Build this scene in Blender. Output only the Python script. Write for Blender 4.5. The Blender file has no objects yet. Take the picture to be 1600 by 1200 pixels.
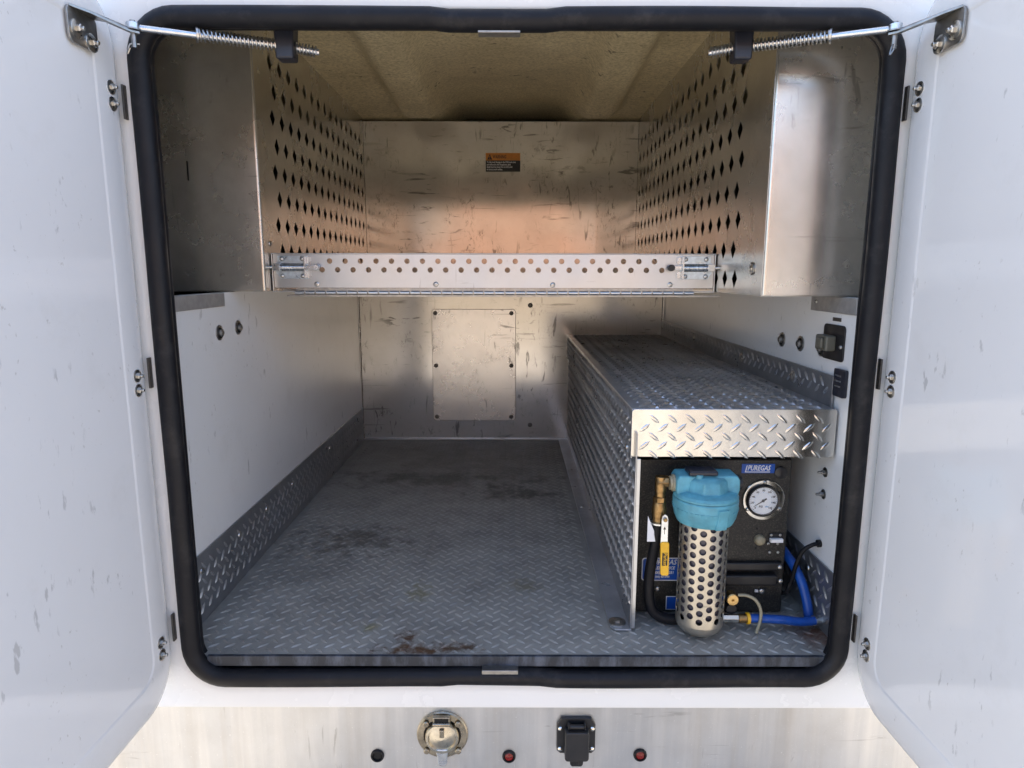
import bpy, math, random
from mathutils import Vector, Matrix, noise
random.seed(7)
SC = bpy.context.scene
COL = SC.collection
PI = math.pi
R = math.radians

# ------------------------------------------------------------------ camera, sky, sun, exposure
cam = bpy.data.cameras.new('camera')
cam.sensor_width = 36.0
cam.lens = 36.0 * 1019.0 / 1600.0
cam.clip_start, cam.clip_end = 0.02, 400
cam_o = bpy.data.objects.new('camera', cam)
COL.objects.link(cam_o)
cam_o.matrix_world = (Matrix.Translation((0, -1.1, 0.70)) @ Matrix.Rotation(R(90 - 9.75), 4, 'X')
                      @ Matrix.Rotation(R(0.10), 4, 'Z'))
SC.camera = cam_o
SUN_EL, SUN_AZ = 58.0, -12.0          # azimuth measured from +Y towards +X
world = bpy.data.worlds.new('World')
SC.world = world
world.use_nodes = True
wn = world.node_tree
sky = wn.nodes.new('ShaderNodeTexSky')
sky.sky_type = 'NISHITA'
sky.sun_disc = False
sky.dust_density = 2.4
sky.ozone_density = 0.75
sky.air_density = 0.9
sky.sun_elevation = R(SUN_EL)
sky.sun_rotation = R(SUN_AZ)
bg = wn.nodes['Background']
bg.inputs['Strength'].default_value = 0.15
wn.links.new(sky.outputs[0], bg.inputs['Color'])
sun = bpy.data.lights.new('sun', 'SUN')
sun.energy = 3.6
sun.angle = R(0.5)
sun.color = (1.0, 0.95, 0.87)
sun_o = bpy.data.objects.new('sun', sun)
COL.objects.link(sun_o)
sdir = Vector((math.sin(R(SUN_AZ)) * math.cos(R(SUN_EL)), math.cos(R(SUN_AZ)) * math.cos(R(SUN_EL)), math.sin(R(SUN_EL))))
sun_o.rotation_euler = sdir.to_track_quat('Z', 'Y').to_euler()
SC.view_settings.view_transform = 'Standard'
SC.view_settings.look = 'None'
SC.view_settings.exposure = 1.98
SC.view_settings.gamma = 1.0
SC.render.engine = 'CYCLES'
SC.cycles.max_bounces = 12
SC.cycles.diffuse_bounces = 6
SC.cycles.glossy_bounces = 6
SC.cycles.use_denoising = True
SC.cycles.caustics_reflective = True
SC.cycles.sample_clamp_indirect = 6.0


# ------------------------------------------------------------------ mesh helpers
WORLD = {}


def thing(name, label, cat, loc=(0, 0, 0), group=None):
    o = bpy.data.objects.new(name, None)
    COL.objects.link(o)
    o.empty_display_size = 0.05
    o.location = loc
    WORLD[o.name] = Vector(loc)
    o['label'] = label
    o['category'] = cat
    if group:
        o['group'] = group
    return o


def wloc(o):
    return WORLD[o.name] if o is not None else Vector((0, 0, 0))


class MB:
    def __init__(s):
        s.v, s.f = [], []

    def add(s, vs, fs):
        k = len(s.v)
        s.v += [Vector(p) for p in vs]
        s.f += [[i + k for i in f] for f in fs]
        return s

    def box(s, x0, x1, y0, y1, z0, z1):
        return s.add([(x0, y0, z0), (x1, y0, z0), (x1, y1, z0), (x0, y1, z0), (x0, y0, z1), (x1, y0, z1), (x1, y1, z1), (x0, y1, z1)],
                     [(0, 3, 2, 1), (4, 5, 6, 7), (0, 1, 5, 4), (1, 2, 6, 5), (2, 3, 7, 6), (3, 0, 4, 7)])

    def lathe(s, c, axis, prof, n=32, phase=0.0, cap0=True, cap1=True):
        ax = Vector(axis).normalized()
        a = ax.orthogonal().normalized() if abs(ax.z) < 0.99 else Vector((1, 0, 0))
        b = ax.cross(a)
        c = Vector(c)
        vs, fs = [], []
        for (r, h) in prof:
            for i in range(n):
                t = 2 * PI * i / n + phase
                vs.append(c + ax * h + (a * math.cos(t) + b * math.sin(t)) * max(r, 1e-5))
        for k in range(len(prof) - 1):
            for i in range(n):
                j = (i + 1) % n
                fs.append((k * n + i, k * n + j, (k + 1) * n + j, (k + 1) * n + i))
        if cap0:
            fs.append(tuple(reversed(range(n))))
        if cap1:
            fs.append(tuple(range((len(prof) - 1) * n, len(prof) * n)))
        return s.add(vs, fs)

    def cyl(s, p0, p1, r0, r1=None, n=24, phase=0.0):
        p0, p1 = Vector(p0), Vector(p1)
        L = (p1 - p0).length
        return s.lathe(p0, p1 - p0, [(r0, 0), (r0 if r1 is None else r1, L)], n, phase)

    def tube(s, pts, r, n=12, closed=False, sub=0):
        pts = [Vector(p) for p in pts]
        if sub:
            out = []
            m = len(pts)
            rng = range(m) if closed else range(m - 1)
            for i in rng:
                if closed:
                    p0, p1, p2, p3 = pts[(i - 1) % m], pts[i], pts[(i + 1) % m], pts[(i + 2) % m]
                else:
                    p1, p2 = pts[i], pts[i + 1]
                    p0 = pts[i - 1] if i else p1 * 2 - p2
                    p3 = pts[i + 2] if i + 2 < m else p2 * 2 - p1
                for k in range(sub):
                    t = k / sub
                    out.append(0.5 * ((2 * p1) + (p2 - p0) * t + (2 * p0 - 5 * p1 + 4 * p2 - p3) * t * t + (3 * p1 - p0 - 3 * p2 + p3) * t ** 3))
            if not closed:
                out.append(pts[-1])
            pts = out
        m = len(pts)
        rf = r if callable(r) else (lambda t: r)
        vs, fs = [], []
        up = None
        for i, p in enumerate(pts):
            if closed:
                d = pts[(i + 1) % m] - pts[i - 1]
            else:
                d = pts[min(i + 1, m - 1)] - pts[max(i - 1, 0)]
            d.normalize()
            if up is None:
                up = d.orthogonal().normalized()
            up = (up - d * up.dot(d)).normalized()
            b = d.cross(up)
            rr = rf(i / max(1, m - 1))
            for k in range(n):
                t = 2 * PI * k / n
                vs.append(p + (up * math.cos(t) + b * math.sin(t)) * rr)
        seg = m if closed else m - 1
        for i in range(seg):
            i2 = (i + 1) % m
            for k in range(n):
                k2 = (k + 1) % n
                fs.append((i * n + k, i * n + k2, i2 * n + k2, i2 * n + k))
        if not closed:
            fs.append(tuple(reversed(range(n))))
            fs.append(tuple(range((m - 1) * n, m * n)))
        return s.add(vs, fs)

    def prism(s, poly, to3, depth):
        """poly: 2-D outline; to3(a, b) -> point; depth: vector to the far face"""
        a = [Vector(to3(*p)) for p in poly]
        dv = Vector(depth)
        n = len(a)
        fs = [tuple(range(n)), tuple(reversed(range(n, 2 * n)))]
        for i in range(n):
            j = (i + 1) % n
            fs.append((i, i + n, j + n, j))
        return s.add(a + [p + dv for p in a], fs)

    def helix(s, p0, p1, r, wire, turns, n=6, per=14):
        p0, p1 = Vector(p0), Vector(p1)
        ax = (p1 - p0).normalized()
        a = ax.orthogonal().normalized()
        b = ax.cross(a)
        pts = []
        N = int(turns * per)
        for i in range(N + 1):
            t = 2 * PI * turns * i / N
            pts.append(p0 + (p1 - p0) * (i / N) + (a * math.cos(t) + b * math.sin(t)) * r)
        return s.tube(pts, wire, n)

    def build(s, name, mat, parent=None, bevel=0.0, angle=38, seg=2, recalc=True, solid=0.0, origin=None, flat=False):
        off = wloc(parent)
        me = bpy.data.meshes.new(name)
        loc = Vector(origin) - off if origin is not None else Vector((0, 0, 0))
        me.from_pydata([tuple(p - off - loc) for p in s.v], [], s.f)
        me.validate()
        if recalc:
            import bmesh
            bm = bmesh.new()
            bm.from_mesh(me)
            if flat:
                bmesh.ops.remove_doubles(bm, verts=bm.verts, dist=0.00005)
            bmesh.ops.recalc_face_normals(bm, faces=bm.faces)
            bm.to_mesh(me)
            bm.free()
        me.materials.append(mat)
        me.polygons.foreach_set('use_smooth', [not flat] * len(me.polygons))
        if not flat:
            me.set_sharp_from_angle(angle=R(angle))
        o = bpy.data.objects.new(name, me)
        COL.objects.link(o)
        o.location = loc
        WORLD[o.name] = off + loc
        if parent is not None:
            o.parent = parent
        if solid:
            m = o.modifiers.new('thickness', 'SOLIDIFY')
            m.thickness = solid
            m.offset = 0
        if bevel:
            m = o.modifiers.new('edges', 'BEVEL')
            m.width = bevel
            m.segments = seg
            m.limit_method = 'ANGLE'
            m.angle_limit = R(40)
            m.harden_normals = True
        return o


def dup(o, parent, delta):
    """copy of one part (sharing its mesh), moved by delta"""
    c = o.copy()
    COL.objects.link(c)
    c.parent = parent
    c.location = o.location + Vector(delta)
    WORLD[c.name] = WORLD[o.name] + Vector(delta)
    return c


def rrect(x0, x1, z0, z1, r, n=8):
    out = []
    for cx, cz, a0 in ((x1 - r, z1 - r, 0), (x0 + r, z1 - r, 90), (x0 + r, z0 + r, 180), (x1 - r, z0 + r, 270)):
        for i in range(n + 1):
            t = R(a0 + 90 * i / n)
            out.append((cx + r * math.cos(t), cz + r * math.sin(t)))
    return out


def text(name, s, size, mat, parent, origin, e1, e2, align='LEFT', bold=0.0, shear=0.0, sx=1.0, depth=0.0002):
    cu = bpy.data.curves.new(name, 'FONT')
    cu.body = s
    cu.size = size
    cu.align_x = align
    cu.align_y = 'CENTER'
    cu.extrude = depth
    cu.offset = bold
    cu.shear = shear
    cu.resolution_u = 2
    t = bpy.data.objects.new(name + '_curve', cu)
    COL.objects.link(t)
    dg = bpy.context.evaluated_depsgraph_get()
    me = bpy.data.meshes.new_from_object(t.evaluated_get(dg))
    bpy.data.objects.remove(t)
    e1, e2 = Vector(e1), Vector(e2)
    nn = e1.cross(e2)
    o_ = Vector(origin) - wloc(parent)
    for v in me.vertices:
        c = v.co.copy()
        v.co = o_ + e1 * (c.x * sx) + e2 * c.y + nn * c.z
    me.name = name
    me.materials.clear()
    me.materials.append(mat)
    o = bpy.data.objects.new(name, me)
    COL.objects.link(o)
    o.parent = parent
    WORLD[o.name] = wloc(parent)
    return o


# ------------------------------------------------------------------ materials
class N:
    def __init__(s, name):
        s.m = bpy.data.materials.new(name)
        s.m.use_nodes = True
        s.t = s.m.node_tree
        s.p = s.t.nodes['Principled BSDF']
        s.pos = s.t.nodes.new('ShaderNodeNewGeometry').outputs['Position']

    def new(s, k, **kw):
        n = s.t.nodes.new(k)
        for a, b in kw.items():
            setattr(n, a, b)
        return n

    def link(s, a, b):
        s.t.links.new(a, b)

    def noise(s, scale, detail=4.0, rough=0.55, stretch=(1, 1, 1), rot=(0, 0, 0), off=(0, 0, 0), dist=0.0):
        mp = s.new('ShaderNodeMapping')
        mp.inputs['Location'].default_value = off
        mp.inputs['Rotation'].default_value = [R(a) for a in rot]
        mp.inputs['Scale'].default_value = stretch
        s.link(s.pos, mp.inputs['Vector'])
        n = s.new('ShaderNodeTexNoise')
        n.inputs['Scale'].default_value = scale
        n.inputs['Detail'].default_value = detail
        n.inputs['Roughness'].default_value = rough
        n.inputs['Distortion'].default_value = dist
        s.link(mp.outputs[0], n.inputs['Vector'])
        return n.outputs['Fac']

    def rng(s, x, a, b, c=0.0, d=1.0):
        n = s.new('ShaderNodeMapRange')
        n.inputs['From Min'].default_value = a
        n.inputs['From Max'].default_value = b
        n.inputs['To Min'].default_value = c
        n.inputs['To Max'].default_value = d
        s.link(x, n.inputs['Value'])
        return n.outputs['Result']

    def mul(s, a, b, op='MULTIPLY'):
        n = s.new('ShaderNodeMath', operation=op)
        n.use_clamp = op != 'SUBTRACT'
        for i, x in enumerate((a, b)):
            if isinstance(x, (int, float)):
                n.inputs[i].default_value = x
            else:
                s.link(x, n.inputs[i])
        return n.outputs[0]

    def mix(s, fac, a, b):
        n = s.new('ShaderNodeMix', data_type='RGBA')
        if isinstance(fac, (int, float)):
            n.inputs[0].default_value = fac
        else:
            s.link(fac, n.inputs[0])
        for i, x in ((6, a), (7, b)):
            if isinstance(x, tuple):
                n.inputs[i].default_value = (*x, 1)
            else:
                s.link(x, n.inputs[i])
        return n.outputs[2]

    def spot(s, c, rad, wob=0.8, scale=30.0, soft=0.85):
        """a patch of its own shape round world point c"""
        sub = s.new('ShaderNodeVectorMath', operation='SUBTRACT')
        s.link(s.pos, sub.inputs[0])
        sub.inputs[1].default_value = c
        dv = s.new('ShaderNodeVectorMath', operation='DIVIDE')
        s.link(sub.outputs[0], dv.inputs[0])
        dv.inputs[1].default_value = rad
        ln = s.new('ShaderNodeVectorMath', operation='LENGTH')
        s.link(dv.outputs[0], ln.inputs[0])
        nz = s.rng(s.noise(scale, 6, 0.65), 0.3, 0.7, -wob, wob)
        d = s.mul(ln.outputs['Value'], nz, 'ADD')
        d.node.use_clamp = False
        return s.rng(d, 1.0 - soft, 1.0, 1.0, 0.0)

    def scuff(s, scale, thr, stretch=(1, 1, 1), rot=(0, 0, 0), off=(0, 0, 0), mscale=6.0, mthr=0.5, dist=0.0):
        a = s.rng(s.noise(scale, 5, 0.6, stretch, rot, off, dist), thr, thr + 0.05)
        b = s.rng(s.noise(mscale, 3, 0.5, (1, 1, 1), (0, 0, 0), (off[0] + 3.1, off[1], off[2])), mthr, mthr + 0.08)
        return s.mul(a, b)

    def bump(s, h, strength, dist=0.001):
        b = s.new('ShaderNodeBump')
        b.inputs['Strength'].default_value = strength
        b.inputs['Distance'].default_value = dist
        s.link(h, b.inputs['Height'])
        if s.p.inputs['Normal'].links:
            s.link(s.p.inputs['Normal'].links[0].from_socket, b.inputs['Normal'])
        s.link(b.outputs[0], s.p.inputs['Normal'])

    def col(s, c):
        if isinstance(c, tuple):
            s.p.inputs['Base Color'].default_value = (*c, 1)
        else:
            s.link(c, s.p.inputs['Base Color'])

    def rough(s, r):
        if isinstance(r, (int, float)):
            s.p.inputs['Roughness'].default_value = r
        else:
            s.link(r, s.p.inputs['Roughness'])

    def set(s, **kw):
        for k, v in kw.items():
            s.p.inputs[k.replace('_', ' ')].default_value = v
        return s


def plain(name, c, rough=0.5, metal=0.0, var=0.12, scale=60.0, bump=0.0, coat=0.0):
    n = N(name)
    d = tuple(x * (1 - var * 2) for x in c)
    n.col(n.mix(n.rng(n.noise(scale, 5), 0.3, 0.7), c, d))
    n.rough(n.rng(n.noise(scale * 0.6, 4), 0.3, 0.7, max(0.03, rough - 0.08), rough + 0.1))
    n.set(Metallic=metal, Coat_Weight=coat)
    if bump:
        n.bump(n.noise(scale * 4, 4), bump, 0.0008)
    return n.m


def gelcoat(name, c, scuffs=True, rough=0.22, off=0.0):
    n = N(name)
    base = n.mix(n.rng(n.noise(3.0, 4, off=(off, 0, 0)), 0.35, 0.7), c, tuple(x * 0.96 for x in c))
    if scuffs:
        a = n.scuff(55, 0.635, (1, 1, 0.35), (18, 0, 0), (off, 1, 0), 5.0, 0.52)
        base = n.mix(n.mul(a, 0.38), base, (0.16, 0.15, 0.14))
        b = n.scuff(120, 0.645, (1, 1, 0.6), (-30, 0, 0), (off, 7, 0), 7.0, 0.52)
        base = n.mix(n.mul(b, 0.4), base, (0.30, 0.27, 0.22))
        d = n.rng(n.noise(9, 6, 0.7, off=(off, 2, 5)), 0.55, 0.85, 0.0, 0.22)
        base = n.mix(d, base, (0.52, 0.49, 0.43))
    n.col(base)
    n.rough(n.rng(n.noise(14, 5, off=(off, 0, 3)), 0.3, 0.7, rough - 0.03, rough + 0.06))
    n.bump(n.noise(5, 2), 0.06, 0.004)
    return n.m


def alu(name, c=(0.70, 0.66, 0.60), r0=0.18, r1=0.38, brush=(0.15, 1, 6), scuffs=0.7, dirt=0.5, thr=0.62, aniso=0.0, metal=1.0, streak=0.0):
    n = N(name)
    n.set(Metallic=metal)
    base = n.mix(n.rng(n.noise(4, 5), 0.3, 0.72), c, tuple(x * 0.90 for x in c))
    # handling marks: dark scratches of many directions and rubbed black smears
    if scuffs:
        a = n.scuff(38, thr + .005, (1, 1, 0.22), (0, 35, 0), (0, 0, 0), 4.0, 0.50, 0.9)
        b = n.scuff(46, thr + .005, (0.20, 1, 1), (0, 20, 0), (4, 2, 1), 3.5, 0.50, 0.9)
        sp_ = n.mul(n.rng(n.noise(70, 10, 0.80, (1, 1, 0.45), (0, 38, 0), (1, 9, 2), 1.0), thr - .075, thr - .01), n.rng(n.noise(9, 5, 0.65, off=(7, 7, 1), dist=0.8), 0.53, 0.66))
        e = n.scuff(70, 0.645, (1, 1, 0.06), (0, 48, 0), (2, 5, 7), 5.0, 0.44, 0.6)
        g_ = n.scuff(74, 0.645, (0.06, 1, 1), (0, 12, 0), (6, 1, 3), 4.5, 0.44, 0.6)
        m = n.mul(n.mul(n.mul(a, b, 'MAXIMUM'), 0.8), n.mul(sp_, 0.8), 'MAXIMUM')
        m = n.mul(m, n.mul(n.mul(e, g_, 'MAXIMUM'), 0.55), 'MAXIMUM')
        base = n.mix(n.mul(m, scuffs), base, (0.06, 0.055, 0.05))
    if dirt:
        base = n.mix(n.rng(n.noise(11, 6, 0.7, off=(5, 5, 5)), 0.42, 0.95, 0.0, dirt), base, (0.30, 0.27, 0.22))
    if streak:
        base = n.mix(n.rng(n.noise(34, 4, 0.6, (1, 1, 0.045), (0, 0, 0), (1, 0, 0)), 0.45, 0.75, 0, streak), base, (0.86, 0.84, 0.80))
        base = n.mix(n.rng(n.noise(22, 4, 0.6, (1, 1, 0.05), (0, 0, 0), (9, 0, 0)), 0.5, 0.8, 0, streak), base, (0.38, 0.33, 0.26))
        base = n.mix(n.rng(n.noise(260, 3, 0.6), 0.66, 0.72, 0, 0.5), base, (0.9, 0.9, 0.88))
    n.col(base)
    n.rough(n.rng(n.noise(7, 6, 0.65, off=(2, 0, 8)), 0.3, 0.72, r0, r1))
    n.bump(n.noise(260, 3, 0.6, brush), 0.07, 0.0006)
    n.bump(n.noise(3.2, 2), 0.10, 0.006)
    if aniso:
        n.set(Anisotropic=aniso)
        tg = n.new('ShaderNodeTangent', direction_type='RADIAL', axis='Z')
        n.link(tg.outputs[0], n.p.inputs['Tangent'])
    return n.m


def treadplate(name, c, r0, r1, dirt=0.4, patches=(), metal=1.0):
    n = N(name)
    n.set(Metallic=metal)
    base = n.mix(n.rng(n.noise(5, 6, 0.65), 0.3, 0.7), c, tuple(x * 0.66 for x in c))
    base = n.mix(n.rng(n.noise(60, 5, 0.7), 0.45, 0.8, 0, 0.3), base, tuple(x * 0.6 for x in c))
    met = None
    if dirt:
        dm = n.rng(n.noise(8, 7, 0.7, off=(3, 1, 0)), 0.45, 0.75, 0, dirt)
        base = n.mix(dm, base, (0.10, 0.095, 0.085))
    tot = None
    for (ctr, rad, colr, amt, wob, sc) in patches:
        k = n.mul(n.spot(ctr, rad, wob, sc), amt)
        base = n.mix(k, base, colr)
        tot = k if tot is None else n.mul(tot, k, 'MAXIMUM')
    if tot is not None:
        n.link(n.rng(tot, 0, 1, metal, 0.1), n.p.inputs['Metallic'])
    n.col(base)
    n.rough(n.rng(n.noise(16, 6, 0.7, off=(0, 4, 0)), 0.3, 0.72, r0, r1))
    n.bump(n.noise(320, 4, 0.65), 0.12, 0.0006)
    return n.m


WHITE = gelcoat('white_gelcoat', (0.82, 0.82, 0.80), scuffs=False, rough=0.24)
DOORW = gelcoat('white_door_gelcoat', (0.79, 0.785, 0.775), off=1.0, rough=0.10)
DOORW.node_tree.nodes['Principled BSDF'].inputs['Coat Weight'].default_value = 0.4
DOORW.node_tree.nodes['Principled BSDF'].inputs['Coat Roughness'].default_value = 0.04
LINER = gelcoat('white_liner', (0.81, 0.81, 0.80), off=4.0, rough=0.16)
ALU_UP = alu('scratched_sheet_aluminium', (0.80, 0.75, 0.67), 0.08, 0.16, (0.12, 1, 5), 0.85, 0.35, 0.595, metal=0.55)
ALU_LOW = alu('brushed_sheet_aluminium', (0.74, 0.71, 0.67), 0.11, 0.17, (0.12, 1, 5), 0.85, 0.25, 0.60, metal=0.62)
HATCH = alu('bright_hatch_aluminium', (0.84, 0.81, 0.77), 0.24, 0.30, (0.12, 1, 5), 0.9, 0.15, 0.60, metal=0.7)
ALU_BIN = alu('dull_bin_aluminium', (0.74, 0.71, 0.65), 0.20, 0.32, (1, 1, 1), 0.5, 0.45, 0.63, metal=0.88)
ALU_LIP = alu('clean_lip_aluminium', (0.58, 0.605, 0.63), 0.30, 0.42, (0.1, 1, 4), 0.45, 0.15, 0.68)
ALU_SKIRT = alu('weathered_skirt_aluminium', (0.60, 0.61, 0.615), 0.30, 0.46, (1, 1, 0.05), 0.5, 0.3, 0.655, metal=0.8, streak=0.35)
STAINS_AND_DARK_REAR = (
    ((-0.15, 1.36, 0), (0.75, 0.62, 1), (0.07, 0.066, 0.06), 0.62, 0.5, 5),  # broad darker area over the rear of the floor
    ((-0.42, 0.53, 0), (0.16, 0.11, 1), (0.075, 0.062, 0.048), 0.65, 1.0, 22),
    ((-0.25, 1.05, 0), (0.42, 0.10, 1), (0.05, 0.046, 0.04), 0.6, 1.0, 12),
    ((0.02, 0.90, 0), (0.15, 0.07, 1), (0.035, 0.03, 0.026), 0.7, 0.9, 12),
    ((-0.175, 0.022, 0), (0.085, 0.024, 1), (0.10, 0.042, 0.014), 0.95, 0.9, 45),
    ((-0.205, 0.066, 0), (0.022, 0.026, 1), (0.09, 0.038, 0.014), 0.95, 0.9, 60),
    ((-0.10, 0.030, 0), (0.05, 0.018, 1), (0.08, 0.04, 0.018), 0.9, 0.9, 50),
    ((-0.205, 0.247, 0), (0.03, 0.05, 1), (0.20, 0.17, 0.05), 0.6, 0.8, 40),
    ((0.03, 0.278, 0), (0.045, 0.04, 1), (0.18, 0.15, 0.06), 0.5, 0.8, 40),
    ((-0.282, 0.10, 0), (0.02, 0.018, 1), (0.20, 0.17, 0.04), 0.7, 0.6, 60),
    ((0.59, 0.08, 0), (0.05, 0.08, 1), (0.13, 0.05, 0.02), 0.9, 0.6, 30),
)
FLOOR_M = treadplate('worn_floor_treadplate', (0.45, 0.43, 0.385), 0.45, 0.65, 0.5, metal=0.2, patches=STAINS_AND_DARK_REAR)
TREAD_M = treadplate('polished_tread_tops', (0.66, 0.66, 0.67), 0.24, 0.38, 0.15, metal=0.85)
FTREAD_M = treadplate('worn_floor_tread_tops', (0.54, 0.52, 0.475), 0.36, 0.52, 0.35, metal=0.45, patches=STAINS_AND_DARK_REAR)
KICK_M = treadplate('dark_kick_treadplate', (0.44, 0.45, 0.47), 0.26, 0.42, 0.35, metal=0.75)
LID_M = treadplate('grimy_lid_treadplate', (0.60, 0.61, 0.63), 0.26, 0.40, 0.3, metal=0.6)
BRIGHT_TREAD = treadplate('bright_treadplate', (0.74, 0.72, 0.68), 0.16, 0.28, 0.12)
ZINC = plain('zinc_plated_steel', (0.70, 0.73, 0.76), 0.28, 1.0, 0.1, 90)
ZINCB = plain('blue_passivated_zinc', (0.66, 0.76, 0.84), 0.34, 0.85, 0.12, 120)
STEEL = plain('grey_steel', (0.42, 0.41, 0.39), 0.38, 1.0, 0.15, 90)
BEAD = plain('brown_edge_sealant', (0.20, 0.15, 0.10), 0.7, 0.0, 0.3, 60)
RAWSHELL = plain('raw_shell_inside', (0.045, 0.04, 0.03), 0.7, 0.0, 0.1, 30)
GALV = plain('galvanised_angle', (0.42, 0.41, 0.40), 0.45, 0.5, 0.12, 60)
SCREW = plain('screw_steel', (0.62, 0.60, 0.56), 0.3, 1.0, 0.15, 200)
DARKSCREW = plain('dark_screw_steel', (0.14, 0.13, 0.12), 0.4, 0.8, 0.15, 200)
TARNISH = plain('tarnished_nickel', (0.48, 0.42, 0.32), 0.28, 1.0, 0.2, 80)
TARNISH2 = plain('dull_cap_metal', (0.62, 0.57, 0.47), 0.30, 1.0, 0.15, 80)
CHROME = plain('worn_chrome', (0.78, 0.75, 0.68), 0.14, 1.0, 0.08, 50)
n_ = N('dusty_black_rubber')
n_.col(n_.mix(n_.rng(n_.noise(26, 6, 0.7, off=(3, 3, 3)), 0.52, 0.85, 0, 0.4), (0.007, 0.007, 0.009), (0.075, 0.07, 0.065)))
n_.rough(n_.rng(n_.noise(20, 5), 0.3, 0.7, 0.42, 0.62))
n_.set(Specular_IOR_Level=0.28)
n_.bump(n_.noise(90, 4), 0.2, 0.001)
RUBBER = n_.m
BLACKP = plain('black_plastic', (0.016, 0.016, 0.018), 0.38, 0.0, 0.15, 60, 0.1)
BLOCKR = plain('dark_blue_black_rubber', (0.018, 0.02, 0.03), 0.34, 0.0, 0.1, 40)
HOLE = plain('black_hole', (0.004, 0.004, 0.004), 0.8, 0.0, 0.0, 10)
CYAN = plain('faded_cyan_plastic', (0.13, 0.42, 0.52), 0.42, 0.0, 0.2, 38, 0.15)
BRASS = plain('dull_brass', (0.42, 0.27, 0.12), 0.38, 1.0, 0.25, 120)
BRASSB = plain('clean_brass', (0.72, 0.50, 0.22), 0.32, 1.0, 0.15, 120)
YELLOW = plain('yellow_vinyl', (0.85, 0.47, 0.02), 0.42, 0.0, 0.08, 80)
BLUEH = plain('blue_hose_rubber', (0.010, 0.08, 0.38), 0.34, 0.0, 0.12, 60)
BLUELBL = plain('blue_sticker', (0.01, 0.085, 0.42), 0.35, 0.0, 0.06, 60)
WHITEP = plain('white_print', (0.80, 0.80, 0.80), 0.5, 0.0, 0.02, 60)
DIALW = plain('white_dial', (0.82, 0.84, 0.86), 0.4, 0.0, 0.02, 60)
BLACKPR = plain('black_print', (0.01, 0.01, 0.01), 0.5, 0.0, 0.0, 60)
BLUEPR = plain('light_blue_print', (0.10, 0.32, 0.60), 0.5, 0.0, 0.0, 60)
ORANGE = plain('orange_sticker', (0.62, 0.22, 0.015), 0.4, 0.0, 0.08, 60)
TUBEM = plain('aged_clear_tubing', (0.34, 0.30, 0.20), 0.3, 0.0, 0.1, 80)
RED = plain('red_lens', (0.22, 0.012, 0.01), 0.15, 0.0, 0.1, 60)
BEIGE = plain('aged_beige_plastic', (0.12, 0.115, 0.09), 0.4, 0.0, 0.1, 60)
BOWL = plain('smoky_bowl', (0.075, 0.068, 0.085), 0.3, 0.0, 0.1, 60)

n_ = N('scraped_floor_edge')
n_.col(n_.mix(n_.rng(n_.noise(30, 6, 0.7, (1, 1, 0.3)), 0.45, 0.65), (0.018, 0.022, 0.03), (0.09, 0.105, 0.135)))
n_.rough(0.55)
EDGE_M = n_.m

n_ = N('speckled_black_paint')
n_.col(n_.mix(n_.rng(n_.noise(420, 3, 0.7), 0.50, 0.72), (0.010, 0.010, 0.010), (0.085, 0.078, 0.062)))
n_.rough(0.42)
n_.bump(n_.noise(420, 3, 0.7), 0.5, 0.0012)
SPECK = n_.m

n_ = N('raw_fibreglass')
b_ = n_.mix(n_.rng(n_.noise(5, 6, 0.7), 0.3, 0.7), (0.84, 0.72, 0.45), (0.60, 0.50, 0.29))
b_ = n_.mix(n_.rng(n_.noise(130, 6, 0.75), 0.42, 0.70, 0, 0.75), b_, (0.20, 0.15, 0.07))
n_.col(n_.mix(n_.mul(n_.scuff(40, 0.62, (1, 1, 1), (0, 0, 0), (2, 2, 2), 5, 0.5), 0.8), b_, (0.07, 0.05, 0.025)))
n_.rough(0.55)
n_.bump(n_.noise(240, 4, 0.7), 0.6, 0.0015)
FIBRE = n_.m

n_ = N('concrete_yard')
n_.col(n_.mix(n_.rng(n_.noise(0.7, 6), 0.3, 0.7), (0.34, 0.305, 0.255), (0.26, 0.235, 0.20)))
n_.rough(0.85)
n_.bump(n_.noise(30, 5), 0.3, 0.004)
YARD = n_.m
BRICKW = plain('terracotta_render', (0.36, 0.185, 0.125), 0.8, 0.0, 0.1, 2)
ORANGEW = plain('orange_band_paint', (0.38, 0.18, 0.11), 0.8, 0.0, 0.1, 2)
CREAM = plain('cream_render', (0.27, 0.225, 0.165), 0.8, 0.0, 0.1, 2)
GLASSD = plain('dark_window_glass', (0.02, 0.025, 0.03), 0.08, 0.0, 0.0, 5)

# screws and small shared bits -----------------------------------------------------------------


def screw_mb(p, d, r=0.005, h=0.003):
    """pan-head screw with a recess, axis d"""
    m = MB()
    m.lathe(p, d, [(r * 1.05, 0), (r, h * 0.5), (r * 0.75, h * 0.9), (r * 0.42, h), (r * 0.36, h * 0.45), (0.00001, h * 0.4)], 14, cap1=False)
    return m


def hexbolt_mb(p, d, r=0.006, h=0.006, washer=True, stud=0.0):
    m = MB()
    if washer:
        m.lathe(p, d, [(r * 2.05, 0), (r * 2.05, r * 0.25), (r * 1.85, r * 0.36)], 20)
    q = Vector(p) + Vector(d).normalized() * (r * 0.36)
    m.lathe(q, d, [(r, 0), (r, h * 0.8), (r * 0.8, h)], 6)
    if stud:
        q2 = q + Vector(d).normalized() * h
        m.lathe(q2, d, [(r * 0.55, 0), (r * 0.55, stud * 0.8), (r * 0.4, stud)], 12)
    return m


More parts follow.
